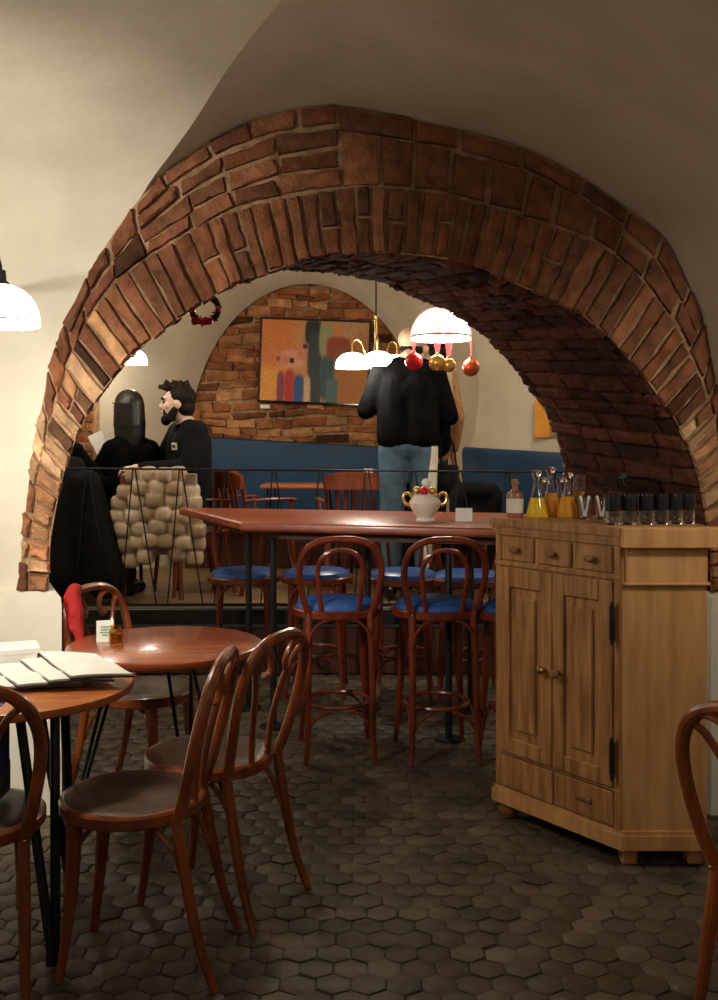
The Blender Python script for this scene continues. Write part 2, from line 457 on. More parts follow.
# groin vault of the front room: a main vault along X cut by a barrel over the arch
YF=-1.2
gx=crom([V((-1.6,4.03,0)),V((-1.0,4.03,0)),V((-.836,3.98,0)),V((-.636,3.76,0)),V((-.432,3.4,0)),V((-.216,3.0,0)),V((0,2.55,0)),V((.25,1.7,0)),V((.45,.4,0)),V((.6,-1.2,0))],8)
def YG(x):
    if x<=gx[0].x: return 4.03
    for a,b in zip(gx,gx[1:]):
        if x<=b.x: return min(4.03,a.y+(b.y-a.y)*(x-a.x)/max(b.x-a.x,1e-6))
    return YF
iap=max(i for i in range(NU) if OU[i].x<.6 and OU[i].z>1.5)
zc=0; rows=[]
for p in OU[:iap+1]:
    zc=max(zc,p.z); z=p.z
    rows.append((V((p.x,YW+.035,z)),V((p.x,YG(p.x),z)),zc))
mb=MB(); wl=[]
for (a,g,zz) in rows: wl.append([g, V(((g.x-2.0)/2 if g.x>-2 else g.x,g.y,(g.z+zz)/2)), V((-2.0,g.y,zz)), V((-3.4,g.y,zz))])
mb.grid(wl)
struct(mb.build('wall_left_front','plaster',None,angle=60))
mb=MB()
mb.grid([[a.lerp(g,t) for t in (0,.15,.4,.7,1)] for (a,g,zz) in rows])
rt=OU[iap:]; rr=[]
for p in rt:
    row=[]
    for t in (0,.06,.15,.3,.6,1):
        y=YW+.035+(YF-YW-.035)*t; q=1+.5*max(t-.1,0)*min(max((p.x-.6)/.8,0),1)
        row.append(V((p.x*q,y,p.z)))
    rr.append(row)
mb.grid(rr)
struct(mb.build('ceiling_vault','plaster_vault',None,angle=70))
# plinths (one each side, with skewed inner jamb)
def plinth(name,sg,xe):
    pts=[]
    zt=.895
    b=.03
    pr=[]
    outer=-3.4 if sg<0 else 2.9
    mb=MB()
    # rounded inner top edge profile in X-Z
    prof=[(outer,zt),(xe+sg*.05,zt),(xe+sg*.02,zt-.006),(xe+sg*.004,zt-.025),(xe,zt-.06),(xe,0)]
    ys=[(YW-.004,0),(YB,1)]
    rows=[[V((x+(OFF.x*t if i>0 else 0),y,z)) for i,(x,z) in enumerate(prof)] for y,t in ys]
    mb.grid(rows)
    k=len(prof)
    fr=[V((x,YW-.004,z)) for x,z in prof]+[V((outer,YW-.004,0))]
    mb.add(fr,[tuple(range(len(fr)))])
    bkp=[V((x+(OFF.x if i>0 else 0),YB,z)) for i,(x,z) in enumerate(prof)]+[V((outer,YB,0))]
    mb.add(bkp,[tuple(range(len(bkp)))])
    return struct(mb.build(name,'plaster_plinth_lit',None,angle=30))
plinth('wall_plinth_left',-1,P(62,593,YW).x)
plinth('wall_plinth_right',1,P(711,593,YW).x)
# right front wall beside the brick ring, and rear face of the arch wall
mb=MB()
cen=V((0,0,1.4))
rows=[]
bk=[p for p in BK]
rows.append(bk); rows.append([V((p.x+(p.x+.3)*2.0 if abs(p.x)<9 else 0,YB,1.2+(p.z-1.2)*1.75 if p.z>1.2 else p.z)) for p in bk])
mb.grid(rows)
struct(mb.build('wall_rear_of_arch','plaster_back',None))
# room sides
mb=MB(); mb.add([(-3.4,YF,0),(-3.4,4.0,0),(-3.4,4.0,2.9),(-3.4,YF,2.9)],[(0,1,2,3)])
struct(mb.build('wall_left','plaster',None))
mb=MB(); mb.add([(-3.4,YF,0),(2.9,YF,0),(2.9,YF,3.2),(-3.4,YF,3.2)],[(0,1,2,3)])
struct(mb.build('wall_behind_camera','plaster_vault',None))

# floor of hexagonal pavers -----------------------------------------------------
mb=MB(); mb.cur=(1,1,1,1)
mb.add([(-3.6,-1.3,-.006),(3,-1.3,-.006),(3,6.6,-.006),(-3.6,6.6,-.006)],[(0,1,2,3)])
struct(mb.build('floor_bed','grout',None))
mb=MB()
R=.056; dx=R*math.sqrt(3); dy=R*1.5
j=0; y=.9
while y<6.45:
    x=-2.4+(dx/2 if j%2 else 0)
    while x<2.2:
        cx=x+random.uniform(-.003,.003); cy=y+random.uniform(-.003,.003)
        k=random.uniform(.88,1.1); base=random.choice([(88,76,64),(80,70,60),(96,84,70),(84,72,58)])
        mb.cur=srgb(*[c*k for c in base])
        z0=random.uniform(-.002,.002); tx=random.uniform(-.045,.045); ty=random.uniform(-.045,.045)
        vs=[];r1=R-.002;rj=random.uniform(.96,1.0)
        for rr_,dz in ((r1,-.010),(r1*rj,-.003),(r1*rj-.010,.000)):
            for q in range(6):
                a=PI/6+q*PI/3; px_=rr_*math.cos(a); py_=rr_*math.sin(a)
                vs.append((cx+px_,cy+py_,z0+dz+tx*px_+ty*py_))
        fs=[(q,(q+1)%6,6+(q+1)%6,6+q) for q in range(6)]+[(6+q,6+(q+1)%6,12+(q+1)%6,12+q) for q in range(6)]+[tuple(range(12,18))]
        mb.add(vs,fs)
        x+=dx
    y+=dy; j+=1
struct(mb.build('floor','floor',None,attr=True,angle=20))

# ------------------------------------------------------------------ back room
YP=6.45; ZP=.43
mb=MB(); mb.add([(-4,YP,ZP),(3.2,YP,ZP),(3.2,10,ZP),(-4,10,ZP)],[(0,1,2,3)])
struct(mb.build('floor_platform','platform',None))
mb=MB(); mb.box((-.4,YP+.005,ZP/2-.06),(7.2,.03,ZP-.14))
struct(mb.build('trim_3','riser',None))
mb=MB(); mb.box((-.4,YP-.005,ZP-.052),(7.2,.05,.1),bev=.006)
struct(mb.build('trim_4','black_metal',None))
def prof(xl,xr,sp,crown,y,n=41,base=ZP,lean=0):
    pts=[]
    for i in range(6): pts.append(V((xl,y,base+(sp-base)*i/6)))
    c=(xl+xr)/2; a=(xr-xl)/2
    for i in range(n):
        t=PI-PI*i/(n-1); s=abs(math.sin(t))
        x=c+a*math.cos(t); z=sp+(crown-sp)*s
        if lean and math.cos(t)>0: x+=lean*s
        pts.append(V((x,y,z)))
    for i in range(5,-1,-1): pts.append(V((xr,y,base+(sp-base)*i/6)))
    return pts
P0=prof(-1.53,.60,1.45,2.93,9.0); P1=prof(-2.08,.90,1.45,3.25,8.0,lean=.42); P2=prof(-3.3,2.6,1.2,3.5,6.9); P3=prof(-3.6,3.1,1.2,3.5,4.95)
n2=len(P0)
mb=MB(); mb.grid([P0,[a.lerp(b,.5) for a,b in zip(P0,P1)],P1]); k0=len(mb.v)
mb.grid([P1,[a.lerp(b,.5) for a,b in zip(P1,P2)],P2,P3])
# merge the left half of the joint so that it shades smoothly
remap={}
for i in range(int(n2*.62)): remap[k0+i]=2*n2+i
mb.f=[tuple(remap.get(i,i) for i in f) for f in mb.f]
struct(mb.build('wall_back_vault','plaster_back',None,angle=80))
# brick end wall
mb=MB()
mb.add([(-2.2,9.06,.3),(1.2,9.06,.3),(1.2,9.06,3.3),(-2.2,9.06,3.3)],[(0,1,2,3)])
struct(mb.build('wall_back_bed','mortar',None))
mb=MB()
z=.9
while z<3.0:
    hgt=random.choice([.06,.07,.08,.09]); x=-1.75+random.uniform(-.2,0)
    while x<.9:
        w=random.uniform(.13,.32)
        k='back'
        a=.003
        w2=lambda xx:.02*math.sin(xx*4+z*9)
        mb.brick((x+a,9.05,z+a+w2(x)),(x+w-a,9.05,z+a+w2(x+w)),(x+w-a,9.05,z+hgt-a+w2(x+w)),(x+a,9.05,z+hgt-a+w2(x)),(0,-1,0),random.uniform(.01,.04),bcol(k),jit=.014,gu=4,gv=3)
        x+=w
    z+=hgt
struct(mb.build('wall_back','brick',None,attr=True,angle=50))
# brick pier far left
mb=MB()
z=.45
while z<2.4:
    x=-2.95
    xe=-2.0
    while x<xe-.03:
        w=min(random.uniform(.18,.28),xe-x)
        mb.brick((x+.005,7.55,z+.005),(x+w-.005,7.55,z+.005),(x+w-.005,7.55,z+.07),(x+.005,7.55,z+.07),(0,-1,0),random.uniform(.01,.02),bcol('back'),jit=.004)
        x+=w
    z+=.075
struct(mb.build('wall_pier_bricks','brick',None,attr=True,angle=50))
mb=MB(); mb.box((-2.5,7.655,1.4),(.98,.2,2.0)); struct(mb.build('wall_pier','mortar',None))

# ================================================================== THINGS
# ---- blue banquettes
def banquette(label,a,b,zl,zr):
    a=V((a[0],a[1],0)); b=V((b[0],b[1],0)); e=(b-a); L=e.length
    t=thing('banquette',label,'bench',(a.x,a.y,ZP),math.atan2(e.y,e.x))
    n=9; mb=MB(); secs=[]
    for i in range(n):
        u=i/(n-1); x=L*u; zt=zl+(zr-zl)*u-ZP
        secs.append([V((x,.06,.4)),V((x,0,zt-.05)),V((x,.015,zt-.012)),V((x,.05,zt)),V((x,.09,zt)),V((x,.10,zt-.03)),V((x,.10,.4))])
    mb.grid(secs); mb.add(secs[0],[tuple(range(7))]); mb.add(secs[-1],[tuple(range(7))]); mb.build('backrest','blue_bench',t)
    mb=MB(); mb.box((L/2,-.16,.41),(L,.5,.12),bev=.03); mb.build('seat','blue_bench',t)
    mb=MB(); mb.box((L/2,-.1,.176),(L,.36,.349)); mb.build('base','riser',t)
banquette('long blue upholstered bench under the abstract painting on the brick wall',(-1.48,8.78),(.42,8.78),1.56,1.455)
banquette('blue upholstered bench against the white wall right of the standing pair',(.80,7.78),(1.75,7.20),1.465,1.405)

# ---- painting
def painting():
    x0,x1,y0,y1=259,370,319,404
    Y=8.98
    c=P((x0+x1)/2,(y0+y1)/2,Y); w=(x1-x0)/F*Y; h=(y1-y0)/F*Y
    t=thing('painting','large abstract painting in a thin black frame on the brick wall','painting',c)
    t.rotation_euler=(0,math.radians(2.2),0)
    mb=MB()
    f=.018
    for (cx,cz,sx,sz) in ((0,h/2-f/2,w,f),(0,-h/2+f/2,w,f),(-w/2+f/2,0,f,h),(w/2-f/2,0,f,h)): mb.box((cx,0,cz),(sx,.045,sz),bev=.003)
    mb.build('frame','black_gloss',t)
    mb=MB(); nx,ny=90,70
    blobs=[(.0,.5,.16,.9,(214,134,52)),(.12,.25,.14,.5,(222,150,66)),(.1,.75,.2,.35,(206,120,60)),(.88,.8,.14,.4,(186,140,104)),(.8,.35,.2,.4,(168,110,58)),(.95,.3,.1,.6,(176,116,56)),
     (.3,.52,.13,.12,(216,150,122)),(.2,.5,.07,.07,(206,132,100)),(.4,.62,.07,.12,(204,128,100)),(.48,.86,.08,.16,(26,30,28)),(.5,.55,.07,.35,(52,62,68)),(.6,.78,.07,.22,(150,150,110)),(.62,.3,.07,.3,(56,88,92)),
     (.72,.68,.12,.14,(148,62,40)),(.78,.55,.1,.16,(140,84,48)),(.27,.18,.05,.22,(176,52,42)),(.19,.14,.035,.24,(130,60,90)),(.36,.14,.05,.2,(50,84,140)),(.44,.12,.03,.22,(200,170,140)),(.52,.14,.05,.22,(52,60,64)),(.67,.12,.06,.2,(80,110,110)),
     (.29,.5,.022,.035,(40,20,18)),(.41,.68,.02,.03,(40,26,24)),(.16,.52,.02,.03,(150,60,50))]
    def colr(u,v):
        c=[196,134,76]
        for (a,b,ra,rb,cc) in blobs:
            d=max(abs(u-a)/ra,abs(v-b)/rb)*.6+math.hypot((u-a)/ra,(v-b)/rb)*.4
            k=min(max((1.08-d)/.3,0),1); c=[x*(1-k)+y*k for x,y in zip(c,cc)]
        q=random.uniform(.93,1.07)
        return srgb(*[min(255,max(0,x*q)) for x in c])
    for i in range(nx):
        for k in range(ny):
            u0,u1=i/nx,(i+1)/nx; v0,v1=k/ny,(k+1)/ny
            mb.cur=colr((u0+u1)/2,(v0+v1)/2)
            q=lambda u,v:((u-.5)*(w-2*f),-.012,(v-.5)*(h-2*f))
            mb.add([q(u0,v0),q(u1,v0),q(u1,v1),q(u0,v1)],[(0,1,2,3)])
    m,nt,b=new_mat('abstract canvas')
    a=nt.nodes.new('ShaderNodeAttribute'); a.attribute_name='Col'; nt.links.new(a.outputs['Color'],b.inputs['Base Color']); b.inputs['Roughness'].default_value=.6
    mb.build('canvas',m,t,smooth=False,attr=True)
    mb=MB(); mb.box(P(265,406.5,Y-.01),(.085,.01,.035)); 
    tag(mb.build('label_card','paper',None,loc=P(265,406.5,Y-.01)),'small white title card on the brick wall under the painting','card')
painting()
t=thing('painting','small orange and yellow painting on the white wall at the arch edge','painting',P(543,419,7.66),math.radians(-20))
mb=MB(); mb.box((0.02,0,0),(.17,.02,.29),bev=.004); mb.build('canvas','orange_art',t)
mb=MB(); mb.box((.075,-.012,-.04),(.05,.004,.2)); mb.build('painted_panel','tan_cloth',t)

# ---- opal shade profile
def shade_prof(r,h,th=.004):
    out=[]
    for i in range(11):
        a=i/10; out.append((max(r*math.sin(a*PI/2*.98)**.9,.001), h*(math.cos(a*PI/2))**.9))
    out.append((r,-.012)); inn=[(max(x-th,.001),z-th) for x,z in out[:-1]]
    return out+inn[::-1]
def lamp_light(name,loc,e,col=(1,.90,.75),r=.05):
    l=bpy.data.lights.new(name,'POINT'); l.energy=e; l.color=col; l.shadow_soft_size=r
    o=bpy.data.objects.new(name,l); C.objects.link(o); o.location=loc; return o
def ribbon_mat():
    m=MT['ribbon']; nt=m.node_tree; N,L=nt.nodes,nt.links
    b=N['Principled BSDF']; out=[n for n in N if n.type=='OUTPUT_MATERIAL'][0]
    tr=N.new('ShaderNodeBsdfTranslucent'); tr.inputs[0].default_value=srgb(250,110,122)
    mx=N.new('ShaderNodeMixShader'); mx.inputs[0].default_value=.3
    L.new(b.outputs[0],mx.inputs[1]); L.new(tr.outputs[0],mx.inputs[2])
    tp_=N.new('ShaderNodeBsdfTransparent'); m2=N.new('ShaderNodeMixShader'); m2.inputs[0].default_value=.3
    L.new(mx.outputs[0],m2.inputs[1]); L.new(tp_.outputs[0],m2.inputs[2]); L.new(m2.outputs[0],out.inputs['Surface'])
ribbon_mat()
# near pendant at left
c=P(-1,322,3.1)
t=thing('pendant_lamp','white opal dome lamp on a black arm at the left edge of the photo','lamp',c)
mb=MB(); mb.lathe(shade_prof(.122,.118)); mb.build('lamp_shade','shade_near',t)
mb=MB(); mb.tube([(.12*math.cos(a*PI/16),.12*math.sin(a*PI/16),.0) for a in range(32)],.0035,6,closed=True); mb.build('rim','black_metal',t)
mb=MB(); mb.lathe([(.001,.16),(.02,.16),(.022,.13),(.034,.118),(.036,.108),(.001,.104)]); mb.build('cap','black_metal',t)
mb=MB(); mb.tube(crom([(0,0,.15),(0,0,.18),(-.04,.03,.25),(-.2,.2,.27),(-.5,.86,.2)],6),.008,8); mb.build('rod','black_metal',t)
lamp_light('near_lamp_bulb',c+V((0,0,-.005)),27,(1,.92,.79))

# chandelier with two opal shades + curly arms
c=P(376,348,7.0)
t=thing('chandelier','brass chandelier with curled arms and opal shades in front of the painting','lamp',c)
mb=MB(); mb.tube([(0,0,.2),(0,0,.9)],.006,8); mb.build('rod','black_metal',t)
mb=MB(); mb.lathe([(.001,.235),(.02,.23),(.022,.215),(.014,.2),(.013,.02),(.02,.0),(.028,-.05),(.02,-.09),(.001,-.11)]); mb.build('stem','brass',t)
for (dx_,dy_) in ((-.165,-.05),(.012,-.14),(.15,.12)):
    arm=crom([(0,0,-.03),(dx_*.2,dy_*.2,-.05),(dx_*.45,dy_*.45,-.04),(dx_*.62,dy_*.62,.03),(dx_*.82,dy_*.82,.055),(dx_*1.0,dy_*1.0,.03),(dx_,dy_,-.035)],6)
    mb=MB(); mb.tube(arm,.007,8)
    a=mb.build('arm','brass',t)
    sh=MB(); sh.lathe(shade_prof(.12,.10),(dx_,dy_,-.135)); sh.build('lamp_shade','shade_far',a)
lamp_light('chandelier_bulb',c+V((-.1,-.3,-.18)),26,(1,.89,.73),.1)

# ribboned pendant
c=P(441,338,6.1)
t=thing('pendant_lamp','large bright opal pendant lamp dressed with red ribbons behind the arch','lamp',c)
r=.185
mb=MB(); mb.lathe(shade_prof(r,.185)); mb.build('lamp_shade','shade_big',t)
mb=MB(); mb.tube([(r*1.0*math.cos(a*PI/20),r*1.0*math.sin(a*PI/20),.008) for a in range(40)],.005,6,closed=True); mb.build('rim','black_metal',t)
mb=MB(); mb.tube([(0,0,.18),(0,0,.8)],.007,8); mb.lathe([(.03,.2),(.035,.185),(.05,.17),(.001,.165)]); mb.build('rod','brass',t)
def rib(ang,drop,width=.05):
    path=[]
    for i in range(9):
        a=i/8*PI/2
        rr_=(r+.006)*math.sin(a)**.9; zz=(.19)*math.cos(a)**.9
        path.append(V((rr_*math.cos(ang),rr_*math.sin(ang),zz)))
    e=path[-1]
    for q in (.3,.65,1): path.append(e+V((0,0,-drop*q)))
    side=V((-math.sin(ang),math.cos(ang),0))
    mb=MB(); rows=[]
    for i,p in enumerate(path):
        w=width*(.6+.4*min(i/4,1)) if i<9 else width*(1.2-.7*(i-8)/3)
        rows.append([p-side*w/2,p+V((math.cos(ang)*.004,math.sin(ang)*.004,.0)),p+side*w/2])
    mb.grid(rows); mb.build('ribbon','ribbon',t)
    return path[-1]+c
ends=[(math.radians(207),.085),(math.radians(259),.105),(math.radians(279),.125),(math.radians(-25),.12)]
balls=[('red_ball','red'),('gold_ball','large gold'),('gold_ball','small gold half-hidden'),('copper_ball','copper')]
for (a,d),(m,nm),rad in zip(ends,balls,(.054,.05,.043,.054)):
    e=rib(a,d)
    bt=thing('bauble',f'{nm} christmas bauble hanging by a red ribbon from the opal lamp','bauble',(e.x,e.y,e.z-rad-.012),0,None)
    mb=MB(); mb.sphere((0,0,0),rad,24,16); mb.build('ball',m,bt)
    mb=MB(); mb.lathe([(.012,rad-.003),(.012,rad+.01),(.001,rad+.012)],n=12); mb.build('cap','gold',bt)
lamp_light('ribbon_lamp_bulb',c+V((0,0,.03)),7,(1,.90,.75),.08)

# wall lamp far left
c=P(136,363,7.75)
t=thing('wall_lamp','small opal wall lamp glowing on the white wall above the seated woman','lamp',c)
mb=MB(); mb.lathe(shade_prof(.088,.1)); mb.build('lamp_shade','shade_far',t)
mb=MB(); mb.tube(crom([(0,0,.1),(-.0,.0,.16),(-.1,.05,.18),(-.2,.1,.12)],6),.008,8); mb.build('arm','brass',t)
lamp_light('wall_lamp_bulb',c+V((.05,-.1,-.04)),8,(1,.90,.75),.05)
# unseen lights: fills, plus lamps read off the lit bricks and cabinet
lamp_light('back_room_fill',(-2.0,6.3,2.6),36,(1,.90,.75),.12)  # unseen fill light, makes up for the weak ribbon lamp bulb
lamp_light('back_room_fill_right',(1.5,6.6,2.5),18,(1,.90,.75),.12)  # unseen fill light on the right of the back room
def spot(name,loc,e,tgt,size=120,col=(1,.90,.75),r=.08):
    l=bpy.data.lights.new(name,'SPOT'); l.energy=e; l.color=col; l.shadow_soft_size=r; l.spot_size=math.radians(size); l.spot_blend=.6
    o=bpy.data.objects.new(name,l); C.objects.link(o); o.location=loc
    o.rotation_euler=(V(tgt)-V(loc)).to_track_quat('-Z','Y').to_euler(); return o
spot('right_lamp',(1.5,2.8,1.85),42,(1.4,3.9,1.1),120,(1,.90,.75))
lamp_light('ceiling_lamp_front',(.5,.3,2.2),15,(1,.92,.79),.2)
spot('floor_patch_fill',(-.3,4.97,2.75),22,(-.22,5.0,0),34,(1,.92,.8),.05)  # added spot that makes the bright patch on the floor by the stools
spot('left_wall_fill',(-1.9,1.6,2.1),170,(-1.9,4.0,1.75),92,(1,.92,.79),.1)  # added fill spot to brighten the left wall, aimed away from the vault

# ---- wreath + second one
def wreath(c,R_,label,seed):
    random.seed(seed)
    t=thing('wreath',label,'wreath',c)
    mb=MB()
    for i in range(46):
        a=2*PI*i/46; p=V((R_*math.cos(a),0,R_*math.sin(a)))
        d=V((random.uniform(-1,1),random.uniform(-1,.4),random.uniform(-1,1))).normalized()
        mb.tube([p,p+d*.012,p+d*.03],[.003,.007,.001],5)
    mb.tube([(R_*math.cos(2*PI*i/32),0,R_*math.sin(2*PI*i/32)) for i in range(32)],.016,8,closed=True)
    mb.build('greenery','dark_leaf',t)
    for i in range(13):
        a=random.uniform(0,2*PI); mb=MB(); rr_=random.uniform(.011,.021)
        mb.sphere((R_*math.cos(a),-.014,R_*math.sin(a)),rr_,12,8); mb.build('berry','red_ball',t)
    mb=MB(); a0=-1.9
    for q in (-1,1): mb.tube(crom([(R_*math.cos(a0),-.015,R_*math.sin(a0)),(R_*math.cos(a0)+q*.03,-.02,R_*math.sin(a0)+.012),(R_*math.cos(a0)+q*.032,-.02,R_*math.sin(a0)-.012),(R_*math.cos(a0),-.015,R_*math.sin(a0))],4),.006,6,flat=1.6)
    mb.build('bow','red_cloth',t)
    mb=MB(); mb.tube([(R_*.5,0,R_*.85),(R_*.55,-.004,R_+.03),(R_*.6,.03,R_+.05)],.0025,6); mb.build('hook','black_metal',t)
wreath(P(205,309,4.99),.066,'red and dark green christmas wreath hanging from the arch edge','1')
wreath(P(170,312,4.99),.052,'second smaller red wreath mostly hidden behind the brick arch','2')
random.seed(11)

# ---- railing
t=thing('railing','thin black metal railing with slanted rods along the raised platform edge','railing',(0,YP+.06,ZP))
zt=P(0,470,YP+.06).z-ZP
mb=MB(); mb.tube([(-2.2,0,zt+.012),(1.75,0,zt-.016)],.007,8); mb.build('top_rail','black_metal',t)
mb=MB(); mb.box((-.2,0,.012),(3.95,.03,.014)); mb.build('bottom_rail','black_metal',t)
sp=46.6/F*(YP+.06); x=P(134,0,YP+.06).x-2*sp
while x<1.7:
    for s,d in ((-1,-.085),(1,.145)):
        mb=MB(); mb.tube([(x+s*.008,0,zt),(x+d,0,.015)],.005,6); mb.build('baluster','black_metal',t)
    x+=sp

# ---- bar table
bl=[(-1.126,6.26),(-.60,5.06),(.98,4.60),(1.05,4.98),(.95,5.72)]
ctr=V((0,5.4,0))
t=thing('bar_table','long polished red brown high bar table with an angled end','table',(0,5.4,0))
mb=MB()
def inset(poly,d):
    cx=sum(p[0] for p in poly)/len(poly); cy=sum(p[1] for p in poly)/len(poly)
    out=[]
    for x,y in poly:
        v=V((cx-x,cy-y)); v.normalize(); out.append((x+v.x*d,y+v.y*d))
    return out
loc_bl=[(x,y-5.4) for x,y in bl]
lay=[(inset(loc_bl,.014),1.045),(loc_bl,1.055),(loc_bl,1.08),(inset(loc_bl,.008),1.087),(inset(loc_bl,.02),1.09)]
k=len(bl)
vs=[V((x,y,z)) for poly,z in lay for x,y in poly]
fs=[tuple(range(k))[::-1],tuple(range((len(lay)-1)*k,len(lay)*k))]+[(i*k+j,i*k+(j+1)%k,(i+1)*k+(j+1)%k,(i+1)*k+j) for i in range(len(lay)-1) for j in range(k)]
mb.add(vs,fs); mb.build('tabletop','bartop',t)
mb=MB(); mb.prism(inset(loc_bl,.2),1.0,1.0449); mb.build('apron','riser',t)
for (x,y) in ((-.62,5.62),(-.45,5.25),(.45,5.02),(.62,5.55),(0.05,5.6),(.85,4.85)):
    mb=MB(); mb.tube([(x,y-5.4,0.0),(x,y-5.4,1.01)],.018,10); mb.lathe([(.07,0.002),(.07,.01),(.02,.016)],(x,y-5.4,0)); mb.build('leg','black_metal',t)

# ---- bentwood pieces
def bentwood(kind):
    """local frame: faces +y, back at -y"""
    if kind=='chair': sz,sr,top=.475,.203,.875
    else: sz,sr,top=.715,.212,1.045
    wood='bentwood' if kind=='chair' else 'stoolwood'
    t=thing('bentwood_chair' if kind=='chair' else 'bar_stool','','chair' if kind=='chair' else 'stool')
    # seat
    if kind=='chair':
        mb=MB(); mb.lathe([(.001,-.012),(sr-.012,-.012),(sr-.01,0),(sr-.03,.006),(.1,-.001),(.001,-.003)],(0,0,sz),32); mb.build('seat','seat',t)
    else:
        mb=MB(); mb.lathe([(.001,-.01),(sr-.016,-.01),(sr-.01,.008),(sr-.02,.026),(sr-.05,.040),(.08,.050),(.001,.052)],(0,0,sz-.018),32); mb.build('seat_cushion','blue_vinyl',t)
    mb=MB(); mb.lathe([(sr-.02,-.04),(sr,-.04),(sr+.006,-.034),(sr+.006,-.008),(sr,-.001),(sr-.014,.0),(sr-.02,-.006),(sr-.02,-.04)],(0,0,sz-(0 if kind=='chair' else .012)),40); mb.build('seat_ring',wood,t)
    zb=sz-.03
    # rear legs continuing into the hoop
    sp=.165 if kind=='chair' else .15
    for s in (-1,1):
        mb=MB(); mb.tube(crom([(s*sp*1.08,-.275 if kind=='chair' else -.235,0),(s*sp*1.02,-.232 if kind=='chair' else -.215,.12),(s*sp,-.2,sz*.55),(s*sp*.97,-.168,zb)],6),[.0115,.014,.017,.017],10); lg=mb.build('leg',wood,t)
        b=MB(); b.sphere((s*(sp*.97+.004),-.186,zb+.005),.006,8,6); b.build('bolt','brass',lg)
    bh=top-zb
    hoop=[(-sp*.97,-.168,zb)]
    W=.205 if kind=='chair' else .19
    lean=.10 if kind=='chair' else .07
    for (fx,fz) in ((-.9,.22),(-1.0,.5),(-.98,.72),(-.8,.89),(-.45,.98),(0,1.0)): hoop.append((fx*W,-.175-lean*fz**1.0,zb+bh*fz))
    hoop+= [(-x,y,z) for x,y,z in hoop[:-1][::-1]]
    mb=MB(); mb.tube(crom(hoop,6),.0175 if kind=='chair' else .0155,10); mb.build('back_hoop',wood,t)
    if kind=='chair':
        for s in (-1,1):
            pts=[(s*.05,-.19,zb),(s*.06,-.2,zb+bh*.3),(s*.085,-.225,zb+bh*.6),(s*.13,-.25,zb+bh*.8),(s*.155,-.262,zb+bh*.865),(s*.125,-.272,zb+bh*.93),(s*.07,-.272,zb+bh*.9),(s*.045,-.262,zb+bh*.8),(s*.062,-.256,zb+bh*.72),(s*.085,-.256,zb+bh*.745)]
            mb=MB(); mb.tube(crom(pts,6),.0105,9); mb.build('back_scroll',wood,t)
    else:
        pts=[(-.085,-.18,zb),(-.1,-.2,zb+bh*.35),(-.105,-.215,zb+bh*.62),(-.07,-.235,zb+bh*.8),(0,-.24,zb+bh*.86)]
        pts+=[(-x,y,z) for x,y,z in pts[:-1][::-1]]
        mb=MB(); mb.tube(crom(pts,6),.0115,9); mb.build('back_inner_hoop',wood,t)
    for s in (-1,1):
        fx=.135
        if kind=='chair': pth=[(s*fx,.125,zb-.005),(s*fx,.133,sz*.6),(s*fx*1.02,.145,.15),(s*fx*1.08,.165,0)]
        else: pth=[(s*fx,.125,zb-.005),(s*fx*1.06,.14,sz*.6),(s*fx*1.16,.16,.2),(s*fx*1.25,.18,0)]
        mb=MB(); mb.tube(crom(pth,6),[.024,.021,.016,.012],10); mb.build('leg',wood,t)
    if kind=='chair':
        # curved braces from the legs up to the seat
        for s in (-1,1):
            for yl,ys in ((-.19,-.06),(.145,.03)):
                x0=.15 if yl<0 else .14
                mb=MB(); mb.tube(crom([(s*x0,yl,sz-.2),(s*(x0-.002),yl*.82,sz-.115),(s*(x0-.01),yl*.55,sz-.06),(s*(x0-.02),ys*.6,sz-.038)],6),.008,8); mb.build('brace',wood,t)
    else:
        mb=MB(); mb.tube([(.155*math.cos(a*PI/20),.165*math.sin(a*PI/20)-.01,.245) for a in range(40)],.011,8,closed=True); mb.build('foot_ring',wood,t)
        cor=[(-.158,-.208),(.158,-.208),(.156,.158),(-.156,.158)]
        for i in range(4):
            a,b=V(cor[i]),V(cor[(i+1)%4]); m=(a+b)/2
            for (z0,z1,k2) in ((sz-.19,sz-.05,.97),(.09,.235,1.0)):
                for p in (a,b):
                    q=p.lerp(m,.75)
                    mb=MB(); mb.tube(crom([(p.x*k2,p.y*k2,z0),(p.lerp(m,.12).x*k2,p.lerp(m,.12).y*k2,z0+(z1-z0)*.55),(p.lerp(m,.4).x*.97,p.lerp(m,.4).y*.97,z0+(z1-z0)*.9),(q.x*.95,q.y*.95,z1)],5),.0075,7); mb.build('brace',wood,t)
    return t
def face_rot(bx,by): # rotation so that the back (-y) points to (bx,by)
    return math.atan2(by,bx)+PI/2
ch=bentwood('chair'); ch['group']='bentwood cafe chairs'
def put(o,x,y,rz,label): o.location=(x,y,0); o.rotation_euler=(0,0,rz); o['label']=label
put(ch,-.655,2.9,face_rot(.99,-.06),'brown bentwood chair with round seat, nearest whole chair beside the near table')
chairs=[(-.495,3.29,face_rot(.9,-.40),'bentwood chair just behind the front one, pulled up to the round table'),
        (-1.075,2.74,face_rot(.25,-.97),'bentwood chair cut by the left edge with a blue bag on its seat'),
        (1.105,2.42,face_rot(-.8,-.6),'bentwood chair at the right edge in front of the pine cabinet'),
        (-.89,4.15,face_rot(-.92,.38),'bentwood chair behind the round table with a red scarf on its back')]
for x,y,rz,l in chairs: dup(ch,(x,y,0),rz,l)
st=bentwood('stool'); st['group']='blue seat bar stools at the high table'
def bst(px,Y): return (px-CX)/F*Y
put(st,bst(337,4.86),4.86,face_rot(.1,-1),'blue seat bentwood bar stool, left of the near row at the bar table')
